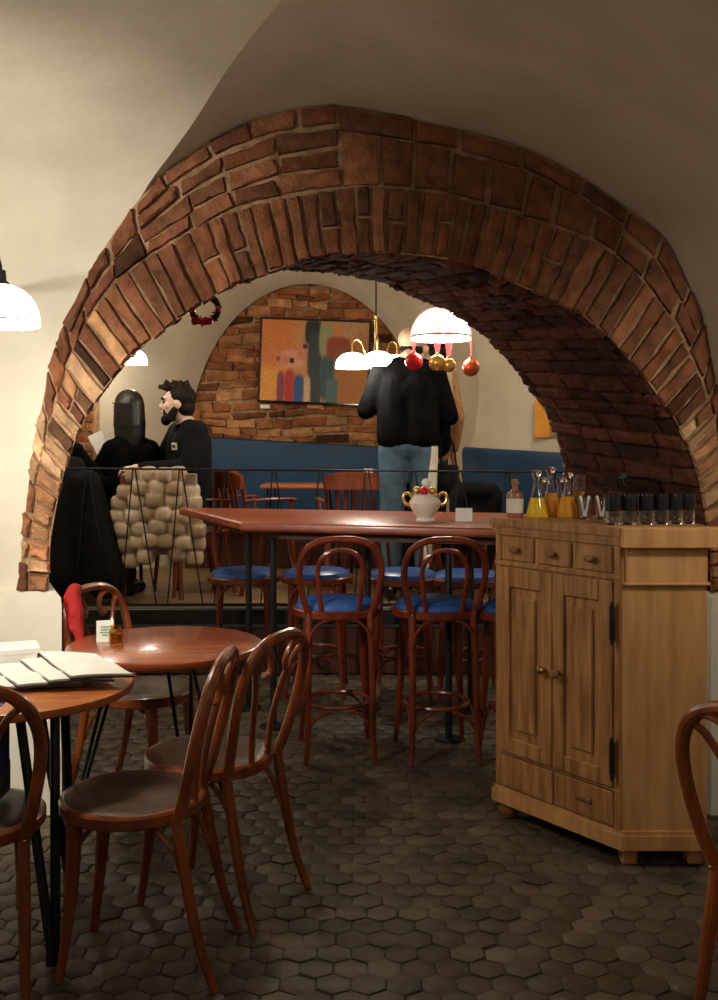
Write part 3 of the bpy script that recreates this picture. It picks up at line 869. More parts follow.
for (px,Y,rz,l) in ((436,4.84,face_rot(.12,-1),'blue seat bentwood bar stool between two others in the near row'),
        (524,4.74,face_rot(.15,-1),'bar stool in the near row mostly hidden by the pine cabinet'),
        (244,6.0,face_rot(-.1,1),'bar stool across the high table, leftmost of the far row'),
        (317,6.0,face_rot(.05,1),'bar stool across the high table, second from left in the far row'),
        (403,5.95,face_rot(.1,1),'bar stool across the high table seen between the two near stools'),
        (468,5.88,face_rot(.1,1),'bar stool across the high table, rightmost of the far row')):
    dup(st,(bst(px,Y),Y,0),rz,l)

# ---- round tables with hairpin legs
def round_table(label,x,y,r,topm,legs,z=.75,th=.03,rl=.0075):
    t=thing('round_table',label,'table',(x,y,0))
    mb=MB(); mb.lathe([(.001,z-th),(r-.012,z-th),(r-.002,z-th+.006),(r,z-th*.5),(r-.003,z-.004),(r-.012,z),(.001,z)],n=64); mb.build('tabletop',topm,t)
    for a in legs:
        d=V((math.cos(a),math.sin(a),0)); s=V((-d.y,d.x,0))
        A=d*(r*.5)+s*.055+V((0,0,z-th)); B=d*(r*.5)-s*.055+V((0,0,z-th)); E=d*(r*1.02 if rl<.01 else r*.82)
        mb=MB(); mb.tube([A,A.lerp(E+V((0,0,.02)),.97)+s*.004,E+s*.011+V((0,0,.012)),E+V((0,0,rl)),E-s*.011+V((0,0,.012)),B.lerp(E+V((0,0,.02)),.97)-s*.004,B],rl,8)
        mb.box((A+B)/2+V((0,0,-.003)),(.13,.09,.005),M4.Rotation(a,3,'Z')); mb.build('leg','black_metal',t)
    return t
tb=round_table('round red brown wooden table with black hairpin legs in the middle left',-.715,3.69,.357,'tabletop',[math.radians(a) for a in (-34,86,206)])
t1=round_table('round orange brown table with menus at the left edge',-1.06,3.06,.362,'tabletop_near',[math.radians(a) for a in (-49,71,191)],rl=.015)

# table 1: menus
def sheet(name,label,cx,cy,z,w,l,rz,m,cat,lift=.0,th=.003,group=None):
    mb=MB(); rows=[];rb=[]
    for i in range(9):
        u=i/8-.5; r_=[];
        for j in range(7):
            v=j/6-.5; r_.append(V((u*w,v*l,lift*(abs(u)*2)**2.0+.004*math.sin(v*5+cx*9)*abs(u)+ .002*abs(math.sin(v*5)))))
        rows.append(r_)
    mb.grid(rows); mb.grid([[p-V((0,0,th)) for p in r_] for r_ in rows[::-1]])
    for seq in ([r[0] for r in rows],[r[-1] for r in rows],rows[0],rows[-1]): mb.grid([seq,[p-V((0,0,th)) for p in seq]])
    o=mb.build(name,m,None); o.location=(cx,cy,z+th+.0005); o.rotation_euler=(0,0,rz)
    return tag(o,label,cat,group)
def menu_quad(label,q,z):
    c=sum((V((x,y,0)) for x,y in q),V((0,0,0)))/4
    t=thing('menu',label,'menu',(c.x,c.y,z),0,'white menus fanned on the near table')
    def lay(name,m,d,z0,z1,gap):
        cs=[V((x,y,0))-c for x,y in q]; cs=[p*(1+d) for p in cs]
        top=[];bot=[]
        for i in range(9):
            u=i/8; rt=[];rb=[]
            for k in range(9):
                v=k/8; p=(cs[0]*(1-u)+cs[1]*u)*(1-v)+(cs[3]*(1-u)+cs[2]*u)*v
                w=.006*math.sin(u*3.0)*v+.004*math.sin(v*5+u*2)**2
                rt.append(p+V((0,0,z1+w))); rb.append(p+V((0,0,z0+w*.6)))
            top.append(rt);bot.append(rb)
        mb=MB(); mb.grid(top); mb.grid(bot[::-1])
        for A,B in (([r[0] for r in top],[r[0] for r in bot]),([r[-1] for r in top],[r[-1] for r in bot]),(top[0],bot[0]),(top[-1],bot[-1])): mb.grid([A,B])
        mb.build(name,m,t)
    lay('cover','paper_dark',.02,0,.004,0); lay('page','paper',-.02,.0045,.009,0)
mq=[(-1.09,3.36),(-.865,3.29),(-.675,3.0),(-.855,2.965)]
for k,lb in enumerate(('topmost white menu of the fan, its right corner overhanging the table edge','white menu second from the right in the fan on the near table','white menu third from the right in the fan on the near table','lowest white menu of the fan, cut by the left edge of the photo')):
    menu_quad(lb,[(x-(.05,.06,.075,.10)[k]*k-.012*k*(i in (0,)),y-.010*k) for i,(x,y) in enumerate(mq)],.7505+.0105*(3-k))
for k in range(4):
    sheet('napkin',['lowest','second','third','topmost'][k]+' white folded napkin in the pile at the back of the near table',-1.2+.006*k,3.30-.004*k,.7505+.0165*k,.24,.15,math.radians(14+3*k),'paper','napkin',.001,th=.0155,group='napkins on the near table')
# table 2: card + amber jar
cpos=P(105,641,3.72)
t=thing('table_card','small white folded card standing on the round table','card',(cpos.x,cpos.y,.7505),math.radians(15))
mb=MB(); mb.box((0,-.012,.038),(.062,.003,.078),Euler((math.radians(-12),0,0))); mb.box((0,.012,.038),(.062,.003,.078),Euler((math.radians(12),0,0))); mb.build('card','paper',t)
mb=MB()
for z,w in ((.055,.036),(.045,.03),(.035,.038),(.025,.02)): mb.box((0,-.0155-(.038-z)*-.0+ (z-.038)*.21,z),(w,.001,.004),Euler((math.radians(-12),0,0)))
mb.build('print','print_green',t)
cpos=P(116,641,3.7)
t=thing('candle_jar','small amber glass jar beside the white card on the round table','jar',(cpos.x,cpos.y,.7505))
mb=MB(); mb.lathe([(.001,0),(.024,0),(.026,.01),(.027,.03),(.024,.045),(.02,.05),(.02,.062),(.018,.062),(.018,.05),(.022,.043),(.024,.03),(.023,.01),(.001,.006)],n=20); mb.build('glass','amber_glass',t)
mb=MB(); mb.lathe([(.001,.007),(.021,.007),(.021,.03),(.001,.03)],n=16); mb.build('candle','gold',t)

# scarf on the back of chair behind the round table
sx=-1.165; sy=4.10
pr=[('c',(sx,sy-.03,.875),(sx+.012,sy-.035,.80),.03,.032),('c',(sx+.012,sy-.035,.80),(sx+.035,sy-.04,.67),.028,.018),('c',(sx-.012,sy-.03,.86),(sx,sy-.035,.74),.026,.022),('c',(sx,sy-.01,.89),(sx+.01,sy+.03,.72),.026,.022),('c',(sx,sy-.03,.885),(sx,sy+.02,.885),.026,.026)]
tag(blob('scarf',pr,'red_cloth',None,.008,3),'red scarf hung over the bentwood chair beside the white pier','scarf')
# blue bag on left-edge chair
t=thing('bag','dark blue bag resting on the left edge chair','bag',(-1.1,2.80,.482))
blob('pouch',[('b',(0,0,.17),(.2,.14,.2)),('e',(0,0,.25),(.11,.075,.05)),('e',(.05,-.02,.15),(.075,.07,.11))],'blue_bag',t,.01,8)
blob('base_panel',[('b',(0,0,.055),(.205,.15,.1)),('e',(.03,-.02,.06),(.085,.075,.05))],'grey_bag',t,.01,6)

# ---- pine cabinet
Lp,Np,Rp=V((.55,3.99,0)),V((.92,3.5,0)),V((1.217,3.5,0))
Bp,Cp=V((1.25,3.93,0)),V((.86,4.2,0))
poly=[Lp,Np,Rp,Bp,Cp]
def offpoly(d):
    out=[];k=len(poly)
    for i in range(k):
        a,b,c=poly[i-1],poly[i],poly[(i+1)%k]
        e1=(b-a).normalized(); e2=(c-b).normalized()
        n1=V((e1.y,-e1.x,0)); n2_=V((e2.y,-e2.x,0))
        m=(n1+n2_); m/= m.dot(n1)
        out.append(b+m*d)
    return [(p.x,p.y) for p in out]
t=thing('cabinet','old stripped pine corner cabinet with drawers and two panelled doors','cabinet',(.92,3.75,0)); CL=V((.92,3.75,0))
mb=MB(); mb.prism(offpoly(0),.09,1.14); mb.build('carcass','pine_lit',t,loc=CL,angle=20)
mb=MB(); mb.prism(offpoly(.02),1.16,1.19); mb.prism(offpoly(.012),1.14,1.16); 
mb.build('top','pine',t,loc=CL,angle=20)
mb=MB(); mb.prism(offpoly(.014),.065,.115); mb.prism(offpoly(.008),.115,.13); mb.build('base_moulding','pine_lit',t,loc=CL,angle=20)
# side fascia boards
mb=MB(); mb.box((1.085,3.485,1.158),(.345,.055,.072),bev=.003); mb.build('side_fascia','pine_lit',t,loc=CL,angle=20)
mb=MB(); mb.box((1.075,3.492,.995),(.30,.02,.012),bev=.003); mb.box((1.075,3.496,1.06),(.285,.012,.118),bev=.002); mb.build('side_moulding','pine_lit',t,loc=CL,angle=20)
e=(Np-Lp); FL=e.length; e.normalize(); fn=V((e.y,-e.x,0))
if fn.y>0: fn=-fn
rotf=M4((( e.x,-fn.x,0),(e.y,-fn.y,0),(0,0,1)))
def fb(mb,u0,u1,z0,z1,d0,d1,bev=.003):
    c=Lp+e*((u0+u1)/2)+fn*((d0+d1)/2)+V((0,0,(z0+z1)/2)); mb.box(c,(u1-u0,abs(d1-d0),z1-z0),rotf,bev)
def fp(u,z,d): return Lp+e*u+fn*d+V((0,0,z))
mb=MB(); fb(mb,0.0,.03,.13,1.14,0,.008); fb(mb,FL-.03,FL,.13,1.14,0,.008); fb(mb,0,FL,1.005,1.022,0,.012); fb(mb,0,FL,1.125,1.14,0,.012); fb(mb,0,FL,.262,.27,0,.01)
mb.build('face_frame','pine',t,loc=CL,angle=20)
dw=(FL-.07)/3
for i in range(3):
    u0=.03+i*(dw+.005)
    mb=MB(); fb(mb,u0+.006,u0+dw-.006,1.028,1.12,0,.012,.004)
    d=mb.build('drawer','pine',t,loc=CL,angle=20)
    mb=MB(); c=fp(u0+dw/2,1.074,.012)
    mb.lathe([(.008,0),(.007,.010),(.012,.015),(.014,.021),(.011,.028),(.001,.030)],c,16,fn.to_track_quat('Z','Y').to_euler(),1.5,1); mb.build('knob','pine_dark',d,loc=CL)
for i in range(2):
    u0=.03+i*((FL-.06)/2); u1=u0+(FL-.06)/2-.004
    mb=MB(); z0,z1=.275,1.0
    fb(mb,u0,u0+.055,z0,z1,0,.018); fb(mb,u1-.055,u1,z0,z1,0,.018); fb(mb,u0+.055,u1-.055,z0,z0+.06,0,.018); fb(mb,u0+.055,u1-.055,z1-.075,z1,0,.018)
    d=mb.build('door','pine',t,loc=CL,angle=20)
    mb=MB(); fb(mb,u0+.055,u1-.055,z0+.06,z1-.075,0,.006,0); fb(mb,u0+.085,u1-.085,z0+.095,z1-.11,.004,.016,.008); mb.build('panel','pine',d,loc=CL,angle=20)
    uk=u1-.035 if i==0 else u0+.035
    mb=MB(); mb.lathe([(.009,0),(.008,.012),(.016,.018),(.018,.027),(.012,.034),(.001,.036)],fp(uk,.635,.018),16,fn.to_track_quat('Z','Y').to_euler()); mb.build('knob','brass' if i==0 else 'pine_dark',d,loc=CL)
    if i==1:
        for z in (.855,.38):
            mb=MB(); fb(mb,u1-.004,u1+.016,z-.06,z+.06,.016,.024,.002); mb.tube([fp(u1+.012,z-.075,.026),fp(u1+.012,z+.075,.026)],.006,8); mb.build('hinge','black_metal',d,loc=CL)
mb=MB(); fb(mb,.032,FL/2-.004,.137,.258,0,.012); mb.build('lower_panel','pine',t,loc=CL,angle=20)
mb=MB(); fb(mb,FL/2+.004,FL-.032,.137,.258,0,.012); d=mb.build('lower_drawer','pine',t,loc=CL,angle=20)
mb=MB(); fb(mb,FL*.68,FL*.8,.19,.208,.012,.02); mb.build('handle','pine_dark',d,loc=CL)
for k,(x,y) in enumerate(((.60,3.985),(.955,3.55),(1.185,3.55),(1.2,3.88),(.87,4.13))):
    mb=MB()
    if k==0: mb.lathe([(.001,0.0),(.022,0.0),(.035,.015),(.042,.04),(.035,.062),(.028,.066)],(x,y,0),16)
    else: mb.box((x,y,.033),(.055,.055,.066),bev=.006)
    mb.build('foot','pine_dark' if k==0 else 'pine_lit',t,loc=CL)
ZC=1.19

# ---- things on the cabinet
def on(px,Y,z=ZC): return V(((px-CX)/F*Y,Y,z+.0005))
t=thing('bottle','small corked bottle of pinkish liquid with a pale label, left end of the cabinet','bottle',on(515,4.02))
mb=MB(); mb.lathe([(.001,0),(.031,0),(.034,.006),(.034,.085),(.03,.098),(.014,.108),(.012,.13),(.016,.132),(.016,.138),(.001,.138)],n=24); mb.build('body','pink_liquid',t)
mb=MB(); mb.lathe([(.012,.136),(.014,.139),(.014,.152),(.001,.154)],n=16); mb.build('stopper','cork',t)
mb=MB(); mb.lathe([(.0346,.018),(.0346,.075)],n=24); mb.build('label','white_cream',t)
def carafe(label,pos,h,r,m,fill):
    t=thing('oil_carafe',label,'carafe',pos,0,'oil carafes on the cabinet')
    def rad(z):
        q=[(0,r-.004),(.006,r),(.02,r*.98),(h*.62,r*.42),(h*.72,r*.33),(h*.86,r*.34),(h,r*.5)]
        for (a,ra),(b,rb) in zip(q,q[1:]):
            if z<=b: return ra+(rb-ra)*(z-a)/(b-a)
        return q[-1][1]
    zf=h*fill
    mb=MB(); mb.lathe([(.001,0),(rad(0),0),(rad(.006),.006),(rad(.02),.02),(rad(zf*.6),zf*.6),(rad(zf),zf),(.001,zf)],n=28); mb.build('oil',m,t)
    zz=[zf+.0008,h*.62,h*.68,h*.72,h*.8,h*.86,h*.93,h]
    if zf>h*.6: zz=zz[2:]; 
    mb=MB(); mb.lathe([(rad(z),z) for z in zz]+[(rad(z)-.0022,z) for z in zz[::-1]],n=28); mb.build('neck','glass',t)
    mb=MB(); mb.lathe([(rad(h*.93)*.8,h*.93),(r*.46,h*1.0+.001),(r*.42,h*1.05),(.001,h*1.06)],n=16); mb.build('stopper','porcelain' if False else 'glass',t)
carafe('conical glass carafe of bright yellow oil beside the corked bottle',on(537,3.98),.178,.043,'oil',.45)
carafe('tall carafe of amber oil standing behind the yellow one',on(551,4.10),.188,.043,'oil_amber',.5)
carafe('carafe of amber oil, rightmost of the tall carafes',on(568,3.97),.172,.044,'oil_amber',.5)
carafe('short amber carafe peeking out between the two left carafes',on(543,4.17),.145,.034,'oil_amber',.5)
carafe('short amber carafe half hidden behind the rightmost carafe',on(560,4.17),.145,.034,'oil_amber',.5)
t=thing('wine_glass','tall clear stemmed glass with a little amber drink beside the carafes','glass',on(580,4.06))
mb=MB(); mb.lathe([(.001,0),(.03,0),(.03,.004),(.005,.008),(.004,.06),(.02,.08),(.028,.11),(.027,.17),(.025,.17),(.026,.11),(.018,.083),(.001,.07)],n=20); mb.build('bowl','glass',t)
mb=MB(); mb.lathe([(.001,.073),(.017,.085),(.022,.1),(.001,.1)],n=16); mb.build('drink','oil_amber',t)
for k,px in enumerate((585,602)):
    t=thing('glass_of_packets',['clear glass holding white packets next to the stemmed glass','clear glass holding white packets next to the black topped tumblers'][k],'glass',on(px,3.90),0)
    mb=MB(); mb.lathe([(.001,0),(.02,0),(.022,.005),(.029,.085),(.027,.085),(.02,.008),(.001,.006)],n=20); mb.build('glass','glass',t)
    for a in (-.2,.18):
        mb=MB(); mb.box((a*.05,random.uniform(-.008,.008),.052),(.009,.004,.08),Euler((0,a,0))); mb.build('packet','paper',t)
tp=None
tl=['first','second','third','fourth','fifth','last']
for k,px in enumerate((613,629,646,661,675,687)):
    pos=on(px,3.64+.012*k)
    lb=f'glass tumbler with black upper half, {tl[k]} from the left in the row on the cabinet'
    if tp is None:
        tp=thing('tumbler',lb,'tumbler',pos,0,'black topped tumblers on the cabinet')
        mb=MB(); mb.lathe([(.001,0),(.026,0),(.028,.006),(.0285,.05),(.0262,.05),(.026,.01),(.001,.008)],n=20); mb.build('glass','glass',tp)
        mb=MB(); mb.lathe([(.001,.0505),(.0285,.0505),(.0292,.056),(.0295,.098),(.028,.108),(.023,.112),(.001,.113)],n=20); mb.build('black_top','black_gloss',tp)
    else: dup(tp,pos,0,lb)
u=V((1.165,4.45,1.335))
t=thing('leaf_sprig','small green leaf sprig tucked into the dark bricks above the tumblers','plant',P(623,478,4.3))
mb=MB()
for a in (.5,1.3,2.9): mb.sphere((.009*math.cos(a),-.005,.013*math.sin(a)),(.012,.004,.007),10,6,Euler((0,-a,0)))
mb.build('leaves','leaf',t); mb=MB(); mb.tube([(0,0,0),(.004,.0,-.03),(.045,.02,-.05)],.002,5); mb.build('stem','leaf',t)

# ---- things on the bar
p=P(425,518,5.12)
t=thing('sugar_bowl','white porcelain two-handled bowl with gold handles filled with baubles','bowl',(p.x,p.y,1.0905))
mb=MB(); mb.lathe([(.001,0),(.048,0),(.05,.006),(.04,.018),(.052,.035),(.078,.075),(.084,.095),(.07,.118),(.06,.128),(.068,.138),(.06,.138),(.052,.126),(.06,.11),(.07,.09),(.04,.04),(.001,.03)],n=32); mb.build('body','porcelain',t)
for s in (-1,1):
    mb=MB(); mb.tube(crom([(s*.062,0,.12),(s*.085,0,.142),(s*.108,0,.135),(s*.11,0,.108),(s*.095,0,.085),(s*.078,0,.082)],5),.008,8); mb.build('handle','gold',t)
for k,(x,y,z,r_,m,nm) in enumerate(((0.005,-.01,.195,.024,'white_cream','white bauble on top of the pile in the porcelain bowl'),(-.005,-.038,.155,.022,'red_ball','red bauble at the front of the porcelain bowl'),(.04,-.01,.155,.021,'gold_ball','gold bauble at the right of the porcelain bowl'),(-.042,.0,.158,.021,'gold_ball','gold bauble at the left of the porcelain bowl'),(0.0,.035,.16,.022,'gold_ball','gold bauble at the back of the porcelain bowl'))):
    bt=thing('bauble',nm,'bauble',(p.x+x,p.y+y,1.0905+z),0,'baubles in the porcelain bowl')
    mb=MB(); mb.sphere((0,0,0),r_,16,10); mb.build('ball',m,bt)
p=P(464,515,5.1)
t=thing('table_card','white menu card stand on the high bar table beside the porcelain bowl','card',(p.x,p.y,1.0905),math.radians(-8))
mb=MB(); mb.box((0,-.018,.034),(.085,.004,.072),Euler((math.radians(-24),0,0))); mb.box((0,.018,.034),(.085,.004,.072),Euler((math.radians(24),0,0))); mb.build('card','paper',t)
mb=MB(); mb.box((0.01,-.0225,.034),(.04,.001,.03),Euler((math.radians(-24),0,0))); mb.build('print','white_cream',t)

# ---- back room furniture
def armchair():
    t=thing('wooden_armchair','','chair')
    mb=MB(); mb.box((0,0,.44),(.44,.42,.03),bev=.01); mb.build('seat','darkwood',t)
    for s in (-1,1):
        mb=MB(); mb.tube([(s*.18,.17,.43),(s*.2,.2,0)],[.019,.014],8); mb.build('leg','darkwood',t)
        mb=MB(); mb.tube(crom([(s*.19,-.26,0),(s*.18,-.19,.43),(s*.19,-.23,.66),(s*.2,-.27,.82)],5),.017,8); mb.build('leg','darkwood',t)
        mb=MB(); mb.tube(crom([(s*.195,-.235,.66),(s*.25,-.05,.67),(s*.25,.12,.665),(s*.24,.16,.655)],5),.02,8,flat=.6); mb.tube([(s*.245,.12,.66),(s*.21,.13,.44)],.013,8); mb.build('armrest','darkwood',t)
    mb=MB(); rows=[]
    for i in range(11):
        u=i/10*2-1; x=u*.215; y=-.27-.035*(1-u*u); zt=.865-.03*u*u*abs(u)
        rows.append([V((x,y-.013,.745)),V((x,y-.013,zt)),V((x,y+.013,zt)),V((x,y+.013,.745)),V((x,y-.013,.745))])
    mb.grid(rows); mb.add(rows[0][:4],[(0,1,2,3)]); mb.add(rows[-1][:4],[(0,1,2,3)]); mb.build('crest_rail','darkwood',t)
    for x in (-.12,-.06,0,.06,.12):
        mb=MB(); mb.box((x,-.245,.6),(.03,.012,.33),Euler((math.radians(9),0,0)),.003); mb.build('slat','darkwood',t)
    return t
ac=armchair(); ac['group']='wooden chairs on the raised platform'
def pl(px,Y): return ((px-CX)/F*Y,Y,ZP)
ac.location=pl(353,7.12); ac.rotation_euler=(0,0,face_rot(0.05,-1)); ac['label']='wooden slat back chair on the platform just left of the standing pair'
dup(ac,pl(258,7.25),face_rot(-.75,-.6),'wooden slat back chair on the platform below the painting, turned sideways')
dup(ac,pl(191,7.15),face_rot(.85,.5),'wooden armchair the bearded man in the dark sweatshirt sits on')
dup(ac,pl(151,6.97),face_rot(.25,-.97),'wooden chair under the patchwork fur coat')
dup(ac,(-2.02,6.86,ZP),face_rot(-.6,-.8),'wooden chair hidden under the person in the black coat')
t=thing('small_table','small wooden table with black hairpin legs below the painting on the platform','table',pl(303,7.75))
mb=MB(); mb.box((0,0,.735),(.62,.5,.03),bev=.006); mb.build('tabletop','tabletop_near',t)
for sx in (-1,1):
    for sy in (-1,1):
        A=V((sx*.2,sy*.18,.72)); B=V((sx*.26,sy*.14,.72)); E=V((sx*.27,sy*.22,.0))
        mb=MB(); mb.tube([A,E+V((-.01*sx,0,.015)),E+V((0,0,.007)),E+V((.012*sx,0,.015)),B],.007,6); mb.build('leg','black_metal',t)
p=pl(376,7.5)
tt=thing('small_table','wooden table edge showing behind the standing pair on the platform','table',(pl(372,7.75)[0],7.75,ZP+.004))
mb=MB(); mb.box((0,0,.735),(.36,.45,.03),bev=.006); mb.build('tabletop','tabletop_near',tt)
for sx in (-1,1):
    for sy in (-1,1): mb=MB(); mb.tube([(sx*.15,sy*.18,.72),(sx*.16,sy*.2,0)],.012,6); mb.build('leg','black_metal',tt)
p=pl(371,7.62)
t=thing('table_card','white card standing on the far table by the blue jeans','card',(p[0]-.02,7.62,ZP+.7505))
mb=MB(); mb.box((0,-.01,.06),(.07,.004,.12),Euler((math.radians(-8),0,0))); mb.box((0,.012,.06),(.07,.004,.12),Euler((math.radians(10),0,0))); mb.build('card','paper',t)
t=thing('upholstered_chair','black round backed chair on the platform behind the bar table card','chair',(pl(468,6.95)[0],6.95,ZP+.004),face_rot(.15,-1))
blob('backrest',[('c',(-.13,-.2,.55),(-.13,-.22,.7),.05,.06),('c',(.13,-.2,.55),(.13,-.22,.7),.05,.06),('c',(-.1,-.22,.74),(.1,-.22,.74),.06,.06),('b',(0,-.2,.58),(.3,.07,.25))],'black_cloth',t,.014,6)
mb=MB(); mb.box((0,0,.44),(.42,.42,.09),bev=.03); mb.build('seat','black_cloth',t)
for sx in (-1,1):
    for sy in (-1,1): mb=MB(); mb.tube([(sx*.16,sy*.16,.41),(sx*.19,sy*.2,0)],[.017,.011],8); mb.build('leg','darkwood',t)
# dining table of the seated people
t=thing('dining_table','wooden table on the platform where the three seated people eat','table',(-1.86,7.27,ZP))
mb=MB(); mb.box((0,0,.735),(.5,.6,.03),bev=.006); mb.build('tabletop','tabletop',t)
for sx in (-1,1):
    for sy in (-1,1): mb=MB(); mb.tube([(sx*.2,sy*.25,.725),(sx*.22,sy*.27,0)],.014,8); mb.build('leg','black_metal',t)
t=thing('wine_glass','glass standing on the seated peoples table beside the open menu','glass',(-1.83,7.1,ZP+.7505))
mb=MB(); mb.lathe([(.001,0),(.03,0),(.03,.004),(.004,.008),(.004,.06),(.022,.08),(.03,.11),(.027,.15),(.025,.15),(.028,.11),(.02,.083),(.001,.07)],n=16); mb.build('bowl','glass',t)
t=thing('plate','white plate on the seated peoples table','plate',(-1.73,7.08,ZP+.7505))
mb=MB(); mb.lathe([(.001,.004),(.05,.004),(.08,.014),(.08,.018),(.048,.008),(.001,.008)],n=24); mb.build('dish','porcelain',t)
p=P(110,449,7.42)
t=thing('menu','open white menu held upright at the seated peoples table','menu',(p.x,p.y,p.z-.13))
mb=MB()
for s,a in ((-1,.5),(1,-.35)): mb.box((s*.055,0,.13),(.11,.004,.26),M4.Rotation(-.5,3,'Y')@M4.Rotation(a,3,'Z'))
mb.build('pages','paper',t)

# ================================================================== PEOPLE
def hand(prims,w,d,up,sc=1.0,curl=.5,side=1):
    """w wrist, d pointing direction, up = back-of-hand normal"""
    w=V(w); d=V(d).normalized(); up=V(up); up=(up-d*up.dot(d)).normalized(); s=d.cross(up)*side
    prims.append(('c',w,w+d*.03*sc,.024*sc,.026*sc))
    for k in range(4):
        o=(k-1.5)*.019*sc
        b=w+d*.085*sc+s*o; prims.append(('c',w+d*.02*sc+s*o*.6,b,.016*sc,.0125*sc))
        L=(.062,.074,.07,.054)[k]*sc
        m=b+(d*math.cos(curl)-up*math.sin(curl))*L*.5
        e_=m+(d*math.cos(curl*2)-up*math.sin(curl*2))*L*.5
        prims.append(('c',b,m,.0105*sc,.0098*sc)); prims.append(('c',m,e_,.0098*sc,.0085*sc))
    tb_=w+d*.03*sc-s*.03*sc; t2=tb_+(d*.6-s*.7-up*.2).normalized()*.04*sc
    prims.append(('c',w+d*.012*sc-s*.012*sc,tb_,.016*sc,.015*sc)); prims.append(('c',tb_,t2,.0135*sc,.011*sc)); prims.append(('c',t2,t2+(d*.9-s*.2-up*.3).normalized()*.03*sc,.011*sc,.0095*sc))

def person(label,loc,rz,pose,headyaw=0,mats=None,sc=1.0):
    t=thing('person',label,'person',loc,rz); t.scale=(sc,sc,sc)
    J=pose; R=M4.Rotation(headyaw,3,'Z')
    hc=V(J['head'])
    hp=lambda x,y,z:hc+R@V((x,y,z))
    nk=V(J['neck']); ch_=V(J['chest']); pv=V(J['pelvis'])
    pr=[]
    # head: cranium, face, jaw, nose, brow, ears
    pr+= [('e',hp(0,-.012,.03),(.076,.096,.09),R.to_euler()),('e',hp(0,.028,-.02),(.062,.07,.085),R.to_euler()),('e',hp(0,.052,-.075),(.042,.042,.035),R.to_euler()),
          ('c',hp(0,.093,.022),hp(0,.112,-.018),.009,.014),('c',hp(-.03,.083,.036),hp(.03,.083,.036),.014,.014),('e',hp(0,.092,-.053),(.024,.012,.012),R.to_euler()),
          ('e',hp(-.076,-.008,-.004),(.011,.02,.032),R.to_euler()),('e',hp(.076,-.008,-.004),(.011,.02,.032),R.to_euler()),('e',hp(-.045,.062,-.012),(.02,.022,.022),R.to_euler()),('e',hp(.045,.062,-.012),(.02,.022,.022),R.to_euler())]
    pr+= [('c',hp(0,-.01,-.06),nk-V((0,0,.02)),.054,.06)]
    shl,shr=V(J['shL']),V(J['shR'])
    pr+= [('c',nk-V((0,0,.03)),ch_,.06,.12),('c',shl,shr,.062,.062),('c',ch_+V((-.06,0,0)),pv+V((-.06,0,.05)),.105,.10),('c',ch_+V((.06,0,0)),pv+V((.06,0,.05)),.105,.10),('c',nk-V((0,0,.03)),shl,.05,.06),('c',nk-V((0,0,.03)),shr,.05,.06)]
    for s in 'LR':
        sh,el,wr=V(J['sh'+s]),V(J['el'+s]),V(J['wr'+s])
        pr+= [('c',sh,el,.052,.040),('c',el,wr,.040,.026)]
        hand(pr,wr,J.get('hd'+s,(wr-el)),J.get('hu'+s,(0,0,1)),1.0,J.get('curl',.55),1 if s=='L' else -1)
        hi,kn,an=V(J['hi'+s]),V(J['kn'+s]),V(J['an'+s]); tf=(kn-hi); 
        pr+= [('c',hi,kn,.088,.058),('c',kn,an,.056,.038)]
        toe=V(J.get('toe'+s,an+V((0,.16,-.04))))
        pr+= [('c',an+V((0,-.03,-.03)),toe,.038,.03)]
    body=blob('body',pr,mats['skin'],t,.008,4)
    # face details
    for s in (-1,1):
        mb=MB(); mb.sphere(hp(s*.031,.0865,.012),(.012,.009,.007),12,8,R.to_euler()); mb.build('eye','eye',t)
        mb=MB(); mb.tube([hp(s*.016,.101,.034),hp(s*.035,.099,.04),hp(s*.052,.08,.034)],.0055,6); mb.build('eyebrow',mats['hair'],t)
    mb=MB(); mb.tube([hp(-.022,.092,-.052),hp(0,.1035,-.05),hp(.022,.092,-.052)],[.004,.006,.004],6); mb.build('mouth','lip',t)
    # garments
    g=[('c',ch_+V((-.065,0,.02)),pv+V((-.07,0,J.get('hem',.0)-.02)),.126,.128),('c',ch_+V((.065,0,.02)),pv+V((.07,0,J.get('hem',.0)-.02)),.126,.128),('c',shl,shr,.076,.076),('c',nk-V((0,0,.045)),shl,.06,.072),('c',nk-V((0,0,.045)),shr,.06,.072),('c',nk-V((0,0,.05)),ch_,.07,.13)]
    for s in 'LR':
        sh,el,wr=V(J['sh'+s]),V(J['el'+s]),V(J['wr'+s])
        g+= [('c',sh,el,.073,.058),('c',el,el.lerp(wr,.93),.058,.042)]
    top=blob('sweater',g,mats['top'],t,.012,5)
    g=[('c',pv+V((-.05,0,.06)),pv+V((-.06,0,-.02)),.105,.112),('c',pv+V((.05,0,.06)),pv+V((.06,0,-.02)),.105,.112)]
    for s in 'LR':
        hi,kn,an=V(J['hi'+s]),V(J['kn'+s]),V(J['an'+s])
        g+= [('c',hi,kn,.098,.076),('c',kn,kn.lerp(an,.95),.074,.064)]
    blob('trousers',g,mats['legs'],t,.012,5)
    for s in 'LR':
        an=V(J['an'+s]); toe=V(J.get('toe'+s,an+V((0,.16,-.04))))
        blob('shoe',[('c',an+V((0,-.04,-.035)),toe+V((0,.02,-.002)),.045,.04),('c',an+V((0,0,.01)),an+V((0,.0,-.03)),.048,.048)],'black_gloss',t,.01,3)
    return t,hp,R

